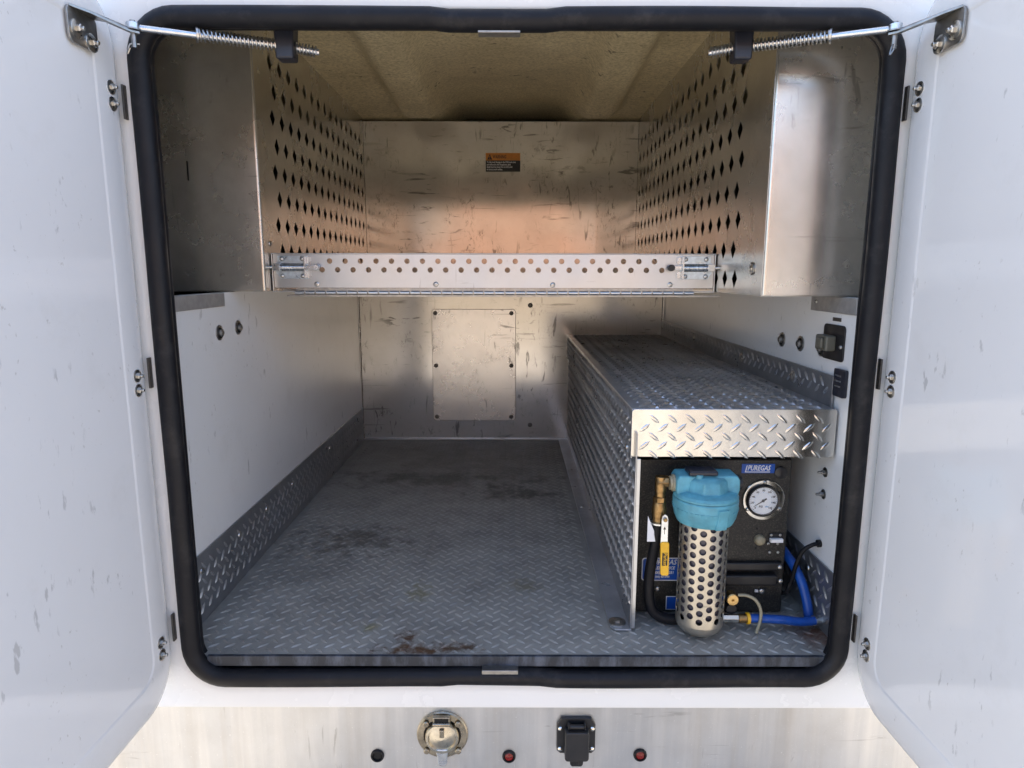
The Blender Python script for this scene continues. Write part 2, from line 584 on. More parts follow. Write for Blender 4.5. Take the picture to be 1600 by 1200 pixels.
def treads_mb(org, e1, e2, nrm, a0, a1, b0, b1, pitch=0.034, L=0.0130, w=0.0036, h=0.0026, ok=None, ang=42, single=False):
    e1, e2, nrm, org = Vector(e1), Vector(e2), Vector(nrm), Vector(org)
    m = MB()
    out = []
    j = 0
    b = b0 + pitch * 0.28
    while b < b1:
        i = 0
        a = a0 + (pitch * 0.5 if j % 2 else 0.0) + pitch * 0.22
        sg = 1 if j % 2 else -1
        while a < a1:
            t = R(ang) * sg
            lx, ly = L * math.cos(t), L * math.sin(t)
            if a - abs(lx) >= a0 and a + abs(lx) <= a1 and b - abs(ly) >= b0 and b + abs(ly) <= b1 and (ok is None or ok(a, b)):
                c = org + e1 * a + e2 * b
                u = (e1 * math.cos(t) + e2 * math.sin(t))
                v = (-e1 * math.sin(t) + e2 * math.cos(t))
                LL = L * random.uniform(0.94, 1.05)
                vs = [c - u * LL, c - u * LL * .45 + v * w, c + u * LL * .45 + v * w, c + u * LL, c + u * LL * .45 - v * w, c - u * LL * .45 - v * w,
                      c - u * LL * .55 + nrm * h, c + u * LL * .55 + nrm * h]
                fs = [(0, 6, 1), (1, 6, 7, 2), (2, 7, 3), (3, 7, 4), (4, 7, 6, 5), (5, 6, 0)]
                if single:
                    out.append((vs, fs, c))
                else:
                    m.add(vs, fs)
            a += pitch
            i += 1
        b += pitch * 0.5
        j += 1
    return out if single else m


# ------------------------------------------------------------------ ground and the yard behind the photographer
g = MB().add([(-150, -150, -1.0), (150, -150, -1.0), (150, 150, -1.0), (-150, 150, -1.0)], [(0, 1, 2, 3)]).build('ground', YARD)
g['kind'] = 'structure'

bl = thing('yard_building', 'terracotta building across the yard, seen only as a pink reflection in the aluminium', 'building', (4.0, -13, -1))
MB().box(-5.2, 14, -17, -12.5, -0.99, 0.85).build('wall', CREAM, bl)
MB().box(-5.15, 13.95, -16.95, -12.55, 0.853, 3.6).build('upper_wall', BRICKW, bl)
MB().box(-5.18, 13.98, -16.9, -12.47, 0.95, 1.25).build('painted_band', ORANGEW, bl)
MB().box(-5.19, 13.99, -16.9, -12.46, 1.75, 2.0).build('painted_band', CREAM, bl)
MB().box(-5.4, 14.2, -17.2, -12.3, 3.603, 3.85).build('roof_edge', WHITE, bl)
for x in (-3.4, 1.9, 6.6):
    w_ = MB().box(x, x + 1.6, -12.55, -12.50, 1.2, 2.7).build('window_frame', WHITE, bl)
    MB().box(x + 0.08, x + 1.52, -12.498, -12.48, 1.28, 2.62).build('pane', GLASSD, w_)

# ------------------------------------------------------------------ the truck body
truck = thing('service_truck', 'white service truck body with its square rear compartment standing open', 'truck', (0, 0, -0.1))

# outer shell (closed box with an open rear)
XS = 0.80
m = MB()
m.box(-XS - .04, -XS, 0.055, 1.66, -0.30, 1.80)
m.box(XS, XS + .04, 0.055, 1.66, -0.30, 1.80)
m.box(-XS - .04, XS + .04, 0.055, 1.66, 1.803, 1.85)
m.box(-XS - .04, XS + .04, 1.663, 1.70, -0.30, 1.80)
m.box(-XS + .002, XS - .002, 0.058, 1.655, -0.12, -0.05)
m.build('body_shell', RAWSHELL, truck)

# rear frame: sheet with a rounded opening
OX0, OX1, OZ0, OZ1 = -0.598, 0.612, -0.050, 1.100


def frame_ring(o, i_, y0, y1):
    n = len(i_)
    return o, i_


m = MB()
inner = rrect(OX0, OX1, OZ0, OZ1, 0.07, 10)
outer = []
for (x, z) in inner:
    cx, cz = (OX0 + OX1) / 2, (OZ0 + OZ1) / 2
    dx, dz = x - cx, z - cz
    k = min((XS + .04) / max(abs(dx), 1e-6), 1e9)
    outer.append((x, z))
# build as rounded inner loop joined to a rectangle through per-quadrant fans
n = len(inner)
rect = [(XS + .04, 1.80), (-XS - .04, 1.80), (-XS - .04, -0.100), (XS + .04, -0.100)]
vs, fs = [], []
prof = [(0.0, 0.000), (0.0, 0.0)]
rings = [(0.0, 0.050), (0.0, 0.016), (0.003, 0.008), (0.010, 0.002), (0.022, 0.0)]
for (ins, yy) in rings:
    pr = rrect(OX0 - ins, OX1 + ins, OZ0 - ins * 1.2, OZ1 + ins * .4, 0.07 + ins, 10)
    vs += [(x, yy, z) for x, z in pr]
for k in range(len(rings) - 1):
    for i in range(n):
        j = (i + 1) % n
        fs.append((k * n + i, k * n + j, (k + 1) * n + j, (k + 1) * n + i))
base = (len(rings) - 1) * n
k0 = len(vs)
vs += [(x, 0.0, z) for x, z in rect]
q = n // 4
for c in range(4):
    for i in range(q - 1):
        fs.append((k0 + c, base + c * q + i, base + c * q + i + 1))
    c2 = (c + 1) % 4
    fs.append((k0 + c, base + c * q + q - 1, base + (c2 * q) % n, k0 + c2))
# outer return
k1 = len(vs)
vs += [(x, 0.05, z) for x, z in rect]
for c in range(4):
    c2 = (c + 1) % 4
    fs.append((k0 + c, k0 + c2, k1 + c2, k1 + c))
m.add(vs, fs).build('rear_frame', WHITE, truck, angle=50)
# slim return under the frame, where it overhangs the skirt
MB().box(-XS, XS, 0.004, 0.05, -0.106, -0.1005).build('frame_bottom_lip', WHITE, truck)

# bulb seal round the opening, slightly wavy like pushed-on trim
path = rrect(OX0 + 0.013, OX1 - 0.013, OZ0 + 0.012, OZ1 - 0.012, 0.062, 8)
dense = []
for i in range(len(path)):
    p, q_ = Vector(path[i]), Vector(path[(i + 1) % len(path)])
    k = max(1, int((q_ - p).length / 0.03))
    for s_ in range(k):
        dense.append(p.lerp(q_, s_ / k))
cx, cz = (OX0 + OX1) / 2, (OZ0 + OZ1) / 2
pts, pts2, pts3 = [], [], []
for p in dense:
    w = noise.noise(Vector((p.x * 3.1, p.y * 3.1, 0))) * 0.0034
    if abs(p.x + 0.01) < 0.09:
        w -= 0.0035
    dirv = Vector((p.x - cx, p.y - cz)).normalized()
    pts.append((p.x + dirv.x * w, -0.006, p.y + dirv.y * w))
    pts2.append((p.x, 0.016, p.y))
seal = MB().tube(pts, 0.0167, 14, True).build('door_seal', RUBBER, truck, angle=60)
MB().tube(pts2, 0.0105, 10, True).build('seal_inner_lip', RUBBER, seal, angle=60)
for zc in (1.0695, -0.0185):
    cl = MB().box(-0.054, 0.012, -0.012 if zc > 0 else -0.020, 0.01, zc - 0.004, zc + 0.004)
    cl.build('seal_clip', STEEL, seal, 0.001)

# skirt below the frame
MB().box(-XS, XS, 0.012, 0.02, -0.62, -0.107).build('rear_skirt', ALU_SKIRT, truck)

# floor
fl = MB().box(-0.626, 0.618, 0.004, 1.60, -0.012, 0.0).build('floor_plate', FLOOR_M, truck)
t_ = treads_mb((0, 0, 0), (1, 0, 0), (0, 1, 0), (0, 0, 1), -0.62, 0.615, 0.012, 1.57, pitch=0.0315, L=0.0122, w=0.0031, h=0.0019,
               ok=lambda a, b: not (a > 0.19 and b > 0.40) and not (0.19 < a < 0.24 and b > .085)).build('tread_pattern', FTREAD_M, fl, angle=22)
t_['kind'] = 'stuff'
MB().box(-0.56, 0.575, -0.004, 0.0035, -0.0165, 0.0035).build('front_edge', EDGE_M, fl, 0.001)

# ceiling with two moulded ribs
def sstep(a, b, x):
    t = min(1, max(0, (x - a) / (b - a)))
    return t * t * (3 - 2 * t)


def ceil_z(x, y):
    z = 1.252
    fade = 1 - sstep(1.18, 1.36, y)
    for xc in (-0.300, 0.275):
        d = abs(x - xc + 0.02 * (y - .6) * (1 if xc < 0 else -1))
        z -= 0.044 * fade * (1 - sstep(0.035, 0.085, d))
    inner = sstep(0.16, 0.26, 0.29 - abs(x + 0.012) + 0.13)
    z += 0.050 * inner * sstep(0.55, 1.30, y)
    return z


m = MB()
NX, NY = 110, 40
vs = [((-XS + .002) + (2 * XS - .004) * i / NX, 0.052 + 1.608 * j / NY) for j in range(NY + 1) for i in range(NX + 1)]
m.add([(x, y, ceil_z(x, y)) for x, y in vs], [(j * (NX + 1) + i, (j + 1) * (NX + 1) + i, (j + 1) * (NX + 1) + i + 1, j * (NX + 1) + i + 1) for j in range(NY) for i in range(NX)])
ce = m.build('ceiling', FIBRE, truck, angle=80, recalc=False, solid=0.004)

# side liners with their treadplate kick plates
XL, XR = -0.626, 0.618


def liner(x, s):
    w = MB().box(min(x, x - s * .02), max(x, x - s * .02), 0.05, 1.59, 0.0, 0.655).build('side_liner', LINER, truck, 0.001)
    return w


wl = liner(XL, 1)
wr = liner(XR, -1)
wl['label'] = 'white liner on the open side of the compartment'
wr['label'] = 'white liner behind the treadplate cover'
for (w, x, s, lst) in ((wl, XL, 1, ((0.292, 0.571), (0.389, 0.574))), (wr, XR, -1, ((0.387, 0.549), (0.29, 0.55), (0.194, 0.551)))):
    for (y, z) in lst:
        m = MB()
        m.lathe((x, y, z), (s, 0, 0), [(0.0165, 0), (0.0165, 0.002), (0.012, 0.003), (0.0115, 0.001)], 22, cap1=False)
        m.lathe((x, y, z), (s, 0, 0), [(0.0085, 0.0005), (0.0085, 0.007), (0.006, 0.009), (0.0035, 0.009), (0.003, 0.004)], 14)
        m.build('washer_bolt', STEEL, w)
for z in (0.312, 0.267):
    hexbolt_mb((XR, 0.137, z), (-1, 0, 0), 0.0048, 0.006, True, 0.008).build('washer_bolt', STEEL, wr)
for (x, s, zt) in ((XL, 1, 0.142), (XR, -1, 0.132)):
    k = MB().box(min(x + s * .0005, x + s * .004), max(x + s * .0005, x + s * .004), 0.055, 1.565, 0.001, zt).build('kick_plate', KICK_M, truck, 0.0008)
    tp = treads_mb((x + s * .004, 0, 0), (0, s, 0), (0, 0, 1), (s, 0, 0), *((0.06, 1.56) if s > 0 else (-1.56, -0.06)), 0.004, zt - .002, ang=48).build('tread_pattern', TREAD_M, k, angle=22)
    tp['kind'] = 'stuff'
    ys = (0.128, 0.312, 0.479, 0.675, 1.058, 1.418) if s > 0 else (0.17, 0.34)
    for y in ys:
        MB().lathe((x + s * .004, y, zt - 0.036), (s, 0, 0), [(0.008, 0), (0.0072, 0.002), (0.004, 0.0035), (0.0001, 0.004)], 16, cap1=False).build('rivet', SCREW, k)
# angle brackets high on the liners
MB().box(XL - .004, XL + 0.004, 0.07, 0.322, 0.626, 0.6545).build('liner_bracket', GALV, truck, 0.001)
b2 = MB().box(XR - 0.004, XR + .004, 0.07, 0.249, 0.624, 0.6545).build('liner_bracket', GALV, truck, 0.001)
screw_mb((XR - .004, 0.225, 0.642), (-1, 0, 0), 0.004).build('screw', SCREW, b2)

# lower rear panel
rp = MB().box(-0.622, 0.612, 1.575, 1.59, 0.004, 0.72).build('rear_panel', ALU_LOW, truck, 0.0008)
for x0, x1 in ((-0.645, -0.6235), (0.6135, 0.632)):
    MB().box(x0, x1, 1.571, 1.588, 0.004, 0.70).build('corner_trim', ALU_BIN, truck, 0.003)
MB().box(-0.622, 0.612, 1.5685, 1.5745, 0.0012, 0.0085).build('panel_bottom_edge', ALU_LIP, rp)
hp = MB().prism(rrect(-0.328, 0.014, 0.086, 0.549, 0.014, 4), lambda a, b: (a, 1.5708, b), (0, 0.0032, 0)).build('hatch_plate', HATCH, truck, 0.0006)
MB().prism(rrect(-0.3296, 0.0156, 0.0844, 0.5506, 0.015, 4), lambda a, b: (a, 1.5741, b), (0, 0.0008, 0)).build('hatch_gap_shadow', DARKSCREW, hp)  # dark rim behind the plate, standing in for the shadow of its gap
hp['label'] = 'screwed-on rounded access plate in the rear panel'
for x in (-0.314, -0.003):
    for z in (0.534, 0.318, 0.102):
        screw_mb((x, 1.5706, z), (0, -1, 0), 0.0085, 0.004).build('screw', DARKSCREW, hp)
for x, z in ((0.074, 0.566), (0.076, 0.066)):
    screw_mb((x, 1.5748, z), (0, -1, 0), 0.0095, 0.004).build('screw', DARKSCREW, rp)
for z in (0.52, 0.39, 0.25, 0.12):
    for x in (-0.634,):
        screw_mb((x, 1.5705, z), (0, -1, 0), 0.006, 0.003).build('screw', DARKSCREW, rp)

# bulkhead panel above the shelf
bp = MB().box(-0.545, 0.461, 1.402, 1.407, 0.655, 1.240).build('bulkhead_panel', ALU_UP, truck, 0.0008)

# ------------------------------------------------------------------ doors
A_DOOR = R(1.0)


def make_door(side):
    """side -1: hinged at x=-0.62; the inner face looks towards the opening"""
    hx = -0.617 if side < 0 else 0.626
    dv = Vector((side * math.sin(A_DOOR), -math.cos(A_DOOR), 0))
    nv = Vector((-side * math.cos(A_DOOR), -math.sin(A_DOOR), 0))
    o = Vector((hx, -0.004, 0))

    def P(d, n_, z):
        return o + dv * d + nv * n_ + Vector((0, 0, z))
    D, Z0, Z1 = 0.60, -0.066, 1.125
    rings = [(0.0, -0.040), (0.0, -0.014), (0.002, -0.0085), (0.006, -0.005), (0.013, -0.0022), (0.025, -0.0006), (0.040, 0.0), (0.062, 0.0),
             (0.0650, -0.0004), (0.0665, -0.0013), (0.0680, -0.0015)]
    m = MB()
    vs, fs = [], []
    n = None
    for (ins, h) in rings:
        pr = rrect(ins, D - ins, Z0 + ins * 1.05, Z1 - ins * 1.05, max(0.085 - ins * .72, 0.03), 10)
        n = len(pr)
        vs += [P(a, h, b) for a, b in pr]
    for k in range(len(rings) - 1):
        for i in range(n):
            j = (i + 1) % n
            fs.append((k * n + i, k * n + j, (k + 1) * n + j, (k + 1) * n + i))
    fs.append(tuple(range((len(rings) - 1) * n, len(rings) * n)))
    fs.append(tuple(reversed(range(n))))
    m.add(vs, fs)
    d = m.build('door', DOORW, truck, angle=32, origin=o)
    bead = [P(a, -0.016, b) for a, b in rrect(-.0012, D + .0012, Z0 - .0012, Z1 + .0012, 0.0855, 10)]
    MB().tube(bead, 0.0016, 6, True).build('edge_bead', BEAD, d)
    d['label'] = 'open white door hinged on the %s edge of the opening' % ('left' if side < 0 else 'right')
    for z in (0.979, 0.955, 0.530, 0.506, 0.055, 0.032):
        dd = 0.030 if z > .9 else (0.035 if z > .3 else 0.041)
        hexbolt_mb(P(dd, -0.0004, z), nv, 0.0052, 0.004, True, 0.0045).build('hinge_bolt', SCREW, d)
    for z in (0.964, 0.530, 0.062):
        h = MB()
        x = hx - side * 0.0022
        h.box(x - .0016, x + .0016, -0.010, -0.0006, z - 0.026, z + 0.026)
        h.build('hinge', DARKSCREW, d, 0.0005)
    return d, P, nv, dv


dl, PL, nL, dL = make_door(-1)
dr, PR, nR, dR = make_door(1)


# ------------------------------------------------------------------ door stays: bracket, rod, springs, rubber block
def stay(side, P, nv, dv, blk_x, label):
    t = thing('door_stay', label, 'door stay', (blk_x, 0.05, 1.06), 'spring door stays')
    # bracket: plate on the door, tapering flange reaching out to the pivot
    pl = rrect(0.060, 0.124, 1.016, 1.066, 0.011, 4)
    MB().prism(pl, lambda a, b: P(a, 0.0015, b), nv * 0.004).build('bracket_plate', STEEL, t, 0.001)
    piv = Vector((-0.563 if side < 0 else 0.567, -0.058, 1.044))
    a0, a1 = P(0.064, 0.0055, 1.062), P(0.120, 0.0055, 1.062)
    mid0, mid1 = P(0.062, 0.020, 1.060), P(0.096, 0.020, 1.060)
    e = Vector((-side, 0, 0))
    quad = [a1, a0, mid0, piv + Vector((0, 0.009, 0.003)), piv + e * 0.010 + Vector((0, 0, 0.003)), piv + Vector((0, -0.009, 0.003)), mid1]
    m = MB()
    k = len(quad)
    m.add(quad + [p + Vector((0, 0, 0.004)) for p in quad], [tuple(range(k)), tuple(reversed(range(k, 2 * k)))] + [(i, (i + 1) % k, (i + 1) % k + k, i + k) for i in range(k)])
    m.build('bracket_arm', STEEL, t, 0.0008)
    for a, b in ((0.108, 1.036), (0.078, 1.027)):
        hexbolt_mb(P(a, 0.0055, b), nv, 0.0062, 0.006, True, 0.004).build('bracket_bolt', SCREW, t)
    m = MB()
    m.cyl(piv + Vector((0, 0, -0.016)), piv + Vector((0, 0, 0.022)), 0.0038, n=12)
    m.lathe(piv + Vector((0, 0, 0.008)), (0, 0, 1), [(0.011, 0), (0.011, 0.002)], 16)
    m.tube([piv + Vector((0.006, 0.004, -0.010)), piv + Vector((-.004, -.004, -0.012)), piv + Vector((-.008, -.006, -0.026)), piv + Vector((-.003, -.007, -0.018))], 0.0013, 6, sub=4)
    m.build('pivot_pin', STEEL, t)
    blk = Vector((blk_x, 0.048, 1.064))
    r0 = piv + Vector((0, 0, 0.013))
    tip = Vector((blk_x - side * 0.050, 0.058, 1.0580))
    d_ = (blk - r0)
    m = MB()
    m.tube([r0 + Vector((side * 0.008, 0, 0)), blk, tip], 0.0050, 12)
    m.lathe(r0 + Vector((0, 0, -0.005)), (0, 0, 1), [(0.0095, 0), (0.0095, 0.010)], 18)
    m.build('rod', ZINC, t)
    s0 = r0 + d_ * 0.40
    m = MB()
    m.helix(s0, blk - d_.normalized() * 0.016, 0.0085, 0.0015, 20)
    m.lathe(s0 - d_.normalized() * 0.003, d_, [(0.011, 0), (0.011, 0.003)], 16)
    m.build('spring', SCREW, t)
    q = (tip - blk).normalized()
    m = MB()
    m.helix(blk + q * 0.014, tip - q * 0.004, 0.0080, 0.0015, 6.5)
    m.build('spring', SCREW, t)
    m = MB()
    m.prism([(-0.0145, -0.023), (0.0145, -0.023), (0.0155, 0.01), (0.018, 0.048), (-0.018, 0.048), (-0.0155, 0.01)],
            lambda a, b: (blk.x + a, blk.y - 0.016, blk.z + b), (0, 0.030, 0))
    m.build('rubber_block', BLOCKR, t, 0.004, seg=3)
    return t


stay(-1, PL, nL, dL, -0.3705, 'spring-loaded door stay reaching from the left door to a black block under the header')
stay(1, PR, nR, dR, 0.3745, 'spring-loaded door stay reaching from the right door to a black block under the header')


# ------------------------------------------------------------------ perforated side bins
def diamond_wall(y0, y1, z0, z1, yf, ncol, py, zr, pz, shift, hw, hh, x):
    """vertical sheet at x; rows of diamond holes; every row is its own strip of cells"""
    m = MB()
    nr = len(zr)
    edges = [z0] + [(zr[i] + zr[i + 1]) / 2 for i in range(nr - 1)] + [z1]
    for i in range(nr):
        zb, zt, zc = edges[i], edges[i + 1], zr[i]
        st = yf + (shift if i % 2 else 0.0)
        ys = [st + py * (k - 0.5) for k in range(ncol + 1)]
        ys = [y0] + ys + [y1] if ys[0] > y0 + 1e-4 else ys
        # solid ends
        m.add([(x, y0, zb), (x, ys[1], zb), (x, ys[1], zt), (x, y0, zt)], [(0, 1, 2, 3)])
        m.add([(x, ys[-2], zb), (x, y1, zb), (x, y1, zt), (x, ys[-2], zt)], [(0, 1, 2, 3)])
        for k in range(ncol):
            a, b = ys[1 + k], ys[2 + k]
            c = (a + b) / 2
            vs = [(x, a, zb), (x, b, zb), (x, b, zt), (x, a, zt), (x, c, zc - hh), (x, c + hw, zc), (x, c, zc + hh), (x, c - hw, zc)]
            m.add(vs, [(0, 1, 4), (1, 5, 4), (1, 2, 5), (2, 6, 5), (2, 3, 6), (3, 7, 6), (3, 0, 7), (0, 4, 7)])
    return m


ZR = [0.687, 0.747, 0.806, 0.866, 0.925, 0.984, 1.044, 1.103, 1.162]
BXL, BXR = -0.546, 0.462


def bin_(x, s, yfront, yfirst, ncol, label):
    t = thing('perforated_side_bin', label, 'side bin', (x, yfront, 0.658), 'perforated side bins')
    m = diamond_wall(yfront + .003, 1.40, 0.6585, 1.2505, yfirst, ncol, 0.0626, ZR, 0.0595, 0.019, 0.0165, 0.0195, x)
    m.build('perforated_panel', ALU_BIN, t, solid=0.0012, flat=True)
    xo = -0.795 if s < 0 else 0.795
    # front sheet with a rolled corner towards the opening
    rr = 0.006
    arc = []
    for i in range(6):
        a = R(90 * i / 5)
        arc.append((x + s * (rr - rr * math.cos(a)), yfront + rr - rr * math.sin(a)))
    poly = [(x, yfront + 0.02)] + arc + [(xo, yfront), (xo, yfront + .002), (x + s * rr, yfront + .002), (x + s * .0022, yfront + rr), (x + s * .0022, yfront + .02)]
    m = MB()
    m.prism(poly, lambda a, b: (a, b, 0.6585), (0, 0, 0.592))
    m.build('front_panel', ALU_BIN, t, angle=50)
    MB().box(min(x, xo), max(x, xo), yfront + .0025, 1.56, 0.6562, 0.6582).build('bottom_panel', ALU_BIN, t)
    return t


bL = bin_(BXL, -1, 0.36, 0.463, 15, 'aluminium side bin with diamond-hole wall, set back on the left above the bare liner')
bR = bin_(BXR, 1, 0.118, 0.272, 18, 'aluminium side bin with diamond-hole wall, above the treadplate cover on the right')
MB().box(-0.6995, -0.6965, 0.3585, 0.3605, 0.893, 0.933).build('slot', HOLE, bL)
hexbolt_mb((BXR - .0012, 0.172, 0.707), (-1, 0, 0), 0.006, 0.003, True).build('screw', SCREW, bR)
screw_mb((BXL + .0012, 0.40, 0.762), (1, 0, 0), 0.006).build('screw', SCREW, bL)

# ------------------------------------------------------------------ shelf with fold-down lip
sh = thing('shelf_tray', 'aluminium shelf between the perforated bins with its fold-down lip raised', 'shelf', (-0.04, 0.40, 0.66))
SX0, SX1 = -0.543, 0.459
MB().box(SX0, SX1, 0.412, 1.40, 0.657, 0.661).build('shelf_floor', ALU_UP, sh)
YL = 0.398


def round_holes_sheet(m, x0, x1, z0, z1, y, holes, r, n=20):
    """rows of holes, each row its own strip of cells"""
    rows = sorted(set(h[1] for h in holes))
    edges = [z0] + [(rows[i] + rows[i + 1]) / 2 for i in range(len(rows) - 1)] + [rows[-1] + r * 1.35]
    for i, zc in enumerate(rows):
        zb, zt = edges[i], edges[i + 1]
        xs = sorted(h[0] for h in holes if h[1] == zc)
        cuts = [x0] + [(a + b) / 2 for a, b in zip(xs, xs[1:])] + [x1]
        for k, xc in enumerate(xs):
            a, b = cuts[k], cuts[k + 1]
            vs = []
            for j in range(n):
                t = 2 * PI * (j + 0.5) / n
                vs.append((xc + r * math.cos(t), y, zc + r * math.sin(t)))
            corners = [(b, y, zt), (a, y, zt), (a, y, zb), (b, y, zb)]
            vs += corners
            fs = []
            q = n // 4
            for c in range(4):
                for j in range(q - 1):
                    fs.append((n + c, c * q + j, c * q + j + 1))
                c2 = (c + 1) % 4
                fs.append((n + c, c * q + q - 1, (c2 * q) % n, n + c2))
            m.add(vs, fs)
    return edges[-1]


holes = [(-0.412 + 0.0349 * k, 0.7235) for k in range(22)] + [(-0.4295 + 0.0349 * k, 0.7040) for k in range(23)]
m = MB()
ztop = round_holes_sheet(m, SX0 + .004, SX1 - .004, 0.6640, 0.738, YL, holes, 0.0062)
m.add([(SX0 + .004, YL, ztop), (SX1 - .004, YL, ztop), (SX1 - .004, YL, 0.7385), (SX0 + .004, YL, 0.7385)], [(0, 1, 2, 3)])
lip = m.build('fold_down_lip', ALU_LIP, sh, solid=0.0024, flat=True)
MB().box(SX0, SX1, YL - .0045, YL + 0.016, 0.7388, 0.7412).build('lip_top_return', ALU_LIP, sh, 0.001)
for x, a in ((SX0, 1), (SX1 - .0025, -1)):
    MB().box(x, x + .0025, YL - 0.003, YL + 0.05, 0.6545, 0.7386).build('shelf_end_plate', ALU_LIP, sh, 0.0006)
MB().box(SX0 + .003, SX1 - .003, YL - .004, YL + .014, 0.6545, 0.6566).build('shelf_front_edge', ALU_LIP, sh)
for x, z in ((-0.443, 0.672), (-0.173, 0.672), (0.092, 0.671), (0.358, 0.672)):
    screw_mb((x, YL - .0012, z), (0, -1, 0), 0.0058, 0.003).build('rivet', SCREW, lip)
# piano hinge knuckles
KX0, KX1 = -0.492, 0.413
nk = 38
kp = (KX1 - KX0) / nk
kn0 = None
ph = MB().box(KX0 + .002, KX1 - .002, YL - .0035, YL - .0015, 0.6515, 0.6632).build('piano_hinge', STEEL, sh)
for i in range(nk):
    d_ = (kp * i, 0, 0)
    if kn0 is None:
        kn0 = MB().cyl((KX0 + .0006, YL - .0062, 0.6530), (KX0 + kp - .0026, YL - .0062, 0.6530), 0.0042, n=12).build('hinge_knuckle', ALU_LIP, ph)
    else:
        dup(kn0, ph, d_)
MB().box(KX0 - .02, KX1 + .06, YL - .002, YL + .02, 0.6440, 0.6482).build('hinge_back_leaf', STEEL, sh)


def latch(x, s, label, knob_m):
    """spring bolt latch: s=+1 means the knob points to +x; x is the outer edge"""
    t = thing('spring_bolt_latch', label, 'latch', (x, YL - .004, 0.709), 'spring bolt latches on the shelf lip')
    y = YL - 0.0016
    zc = 0.7095

    def X(a):
        return x + s * a
    poly = [(0.004, -0.017), (0.010, -0.0255), (0.072, -0.0255), (0.072, 0.0255), (0.004, 0.0255), (0.004, 0.012), (0.0, 0.010), (0.0, -0.013)]
    MB().prism([(X(a), zc + b) for a, b in poly], lambda a, b: (a, y - .0022, b), (0, .0022, 0)).build('base_plate', ZINCB, t, 0.0006)
    MB().box(min(X(.012), X(.066)), max(X(.012), X(.066)), y - .0029, y - .0023, zc - .0085, zc + .0085).build('bolt_recess', HOLE, t)
    MB().helix((X(.012), y - .0075, zc), (X(.067), y - .0075, zc), 0.0062, 0.00125, 19).build('latch_spring', ZINC, t)
    MB().box(min(X(-.004), X(.012)), max(X(-.004), X(.012)), y - .0135, y - .0024, zc - .008, zc + .008).build('bolt_guide', ZINC, t, 0.001)
    m = MB()
    m.cyl((X(-.012), y - .0075, zc), (X(.09), y - .0075, zc), 0.0040, n=14)
    m.build('bolt', ZINC, t)
    m = MB()
    m.box(min(X(.066), X(.070)), max(X(.066), X(.070)), y - .015, y - .0024, zc - .0245, zc + .0245)
    m.box(min(X(.070), X(.080)), max(X(.070), X(.080)), y - .0032, y - .0005, zc - .0235, zc - .008)
    m.box(min(X(.070), X(.080)), max(X(.070), X(.080)), y - .0032, y - .0005, zc + .008, zc + .0235)
    m.build('end_stop', ZINC, t, 0.0006)
    MB().box(min(X(.0705), X(.092)), max(X(.0705), X(.092)), y - .0125, y - .0035, zc - .0048, zc + .0048).build('bolt_bar', ZINC, t, 0.001)
    MB().lathe((X(.094), y - .0155, zc), (0, 1, 0), [(0.0062, -.002), (0.0075, 0), (0.0075, 0.010), (0.006, 0.0125)], 18).build('knob', knob_m, t)
    for a, b in ((.014, .019), (.060, .019), (.014, -.019), (.060, -.019)):
        MB().lathe((X(a), y - .0022, zc + b), (0, -1, 0), [(0.0052, 0), (0.0048, .0015), (0.003, .003), (0.0001, .0034)], 14, cap1=False).build('rivet', SCREW, t)
    return t


latch(SX0 + .010, 1, 'zinc spring bolt latch with bare metal knob, on the left end of the shelf lip', ZINC)
latch(SX1 - .008, -1, 'zinc spring bolt latch with black knob, on the right end of the shelf lip', BLACKP)

# warning sticker on the bulkhead
st = thing('warning_sticker', 'small orange and black warning sticker on the scratched upper back panel', 'sticker', (-0.033, 1.401, 1.09))
SXa, SXb, SZa, SZb = -0.098, 0.029, 1.064, 1.130
SYs = 1.4016
MB().box(SXa, SXb, SYs - .0006, SYs, SZa, 1.1035).build('black_field', BLACKPR, st)
MB().box(SXa, SXb, SYs - .0006, SYs, 1.1038, SZb).build('orange_band', ORANGE, st)
MB().prism([(SXa + .006, 1.1065), (SXa + .024, 1.1065), (SXa + .015, 1.1265)], lambda a, b: (a, SYs - .0010, b), (0, .0003, 0)).build('warning_triangle', BLACKPR, st)
text('exclamation_mark', '!', 0.016, ORANGE, st, (SXa + .015, SYs - .0012, 1.1135), (1, 0, 0), (0, 0, 1), 'CENTER', 0.0003)
text('lettering', 'WARNING', 0.0165, BLACKPR, st, (SXa + .026, SYs - .0010, 1.1160), (1, 0, 0), (0, 0, 1), 'LEFT', 0.0002, sx=0.62)
for i, s_ in enumerate(('To help avoid damage to the CNG tank cover', 'and reduce the risk of explosion, tank', 'shield must be closed. Do not drill, weld', 'or use as a work surface.')):
    text('lettering', s_, 0.0092, WHITEP, st, (SXa + .004, SYs - .0010, 1.0975 - i * .0085), (1, 0, 0), (0, 0, 1), 'LEFT', 0.00012, sx=0.62)

# ------------------------------------------------------------------ treadplate cover over the equipment
cv = thing('treadplate_cover', 'long treadplate equipment cover along the right wall with a bright front lip', 'equipment cover', (0.42, 0.1, 0.0))
CX0, CX1, CY0, CY1, CZ, CL = 0.226, 0.609, 0.100, 1.570, 0.4465, 0.353
lid = MB().box(CX0, CX1, CY0 + .004, CY1, CZ - .003, CZ).build('lid', LID_M, cv, 0.0008)
t_ = treads_mb((0, 0, CZ), (1, 0, 0), (0, 1, 0), (0, 0, 1), CX0 + .002, CX1 - .002, CY0 + .006, CY1 - .004, h=0.0034).build('tread_pattern', TREAD_M, lid, angle=22)
t_['kind'] = 'stuff'
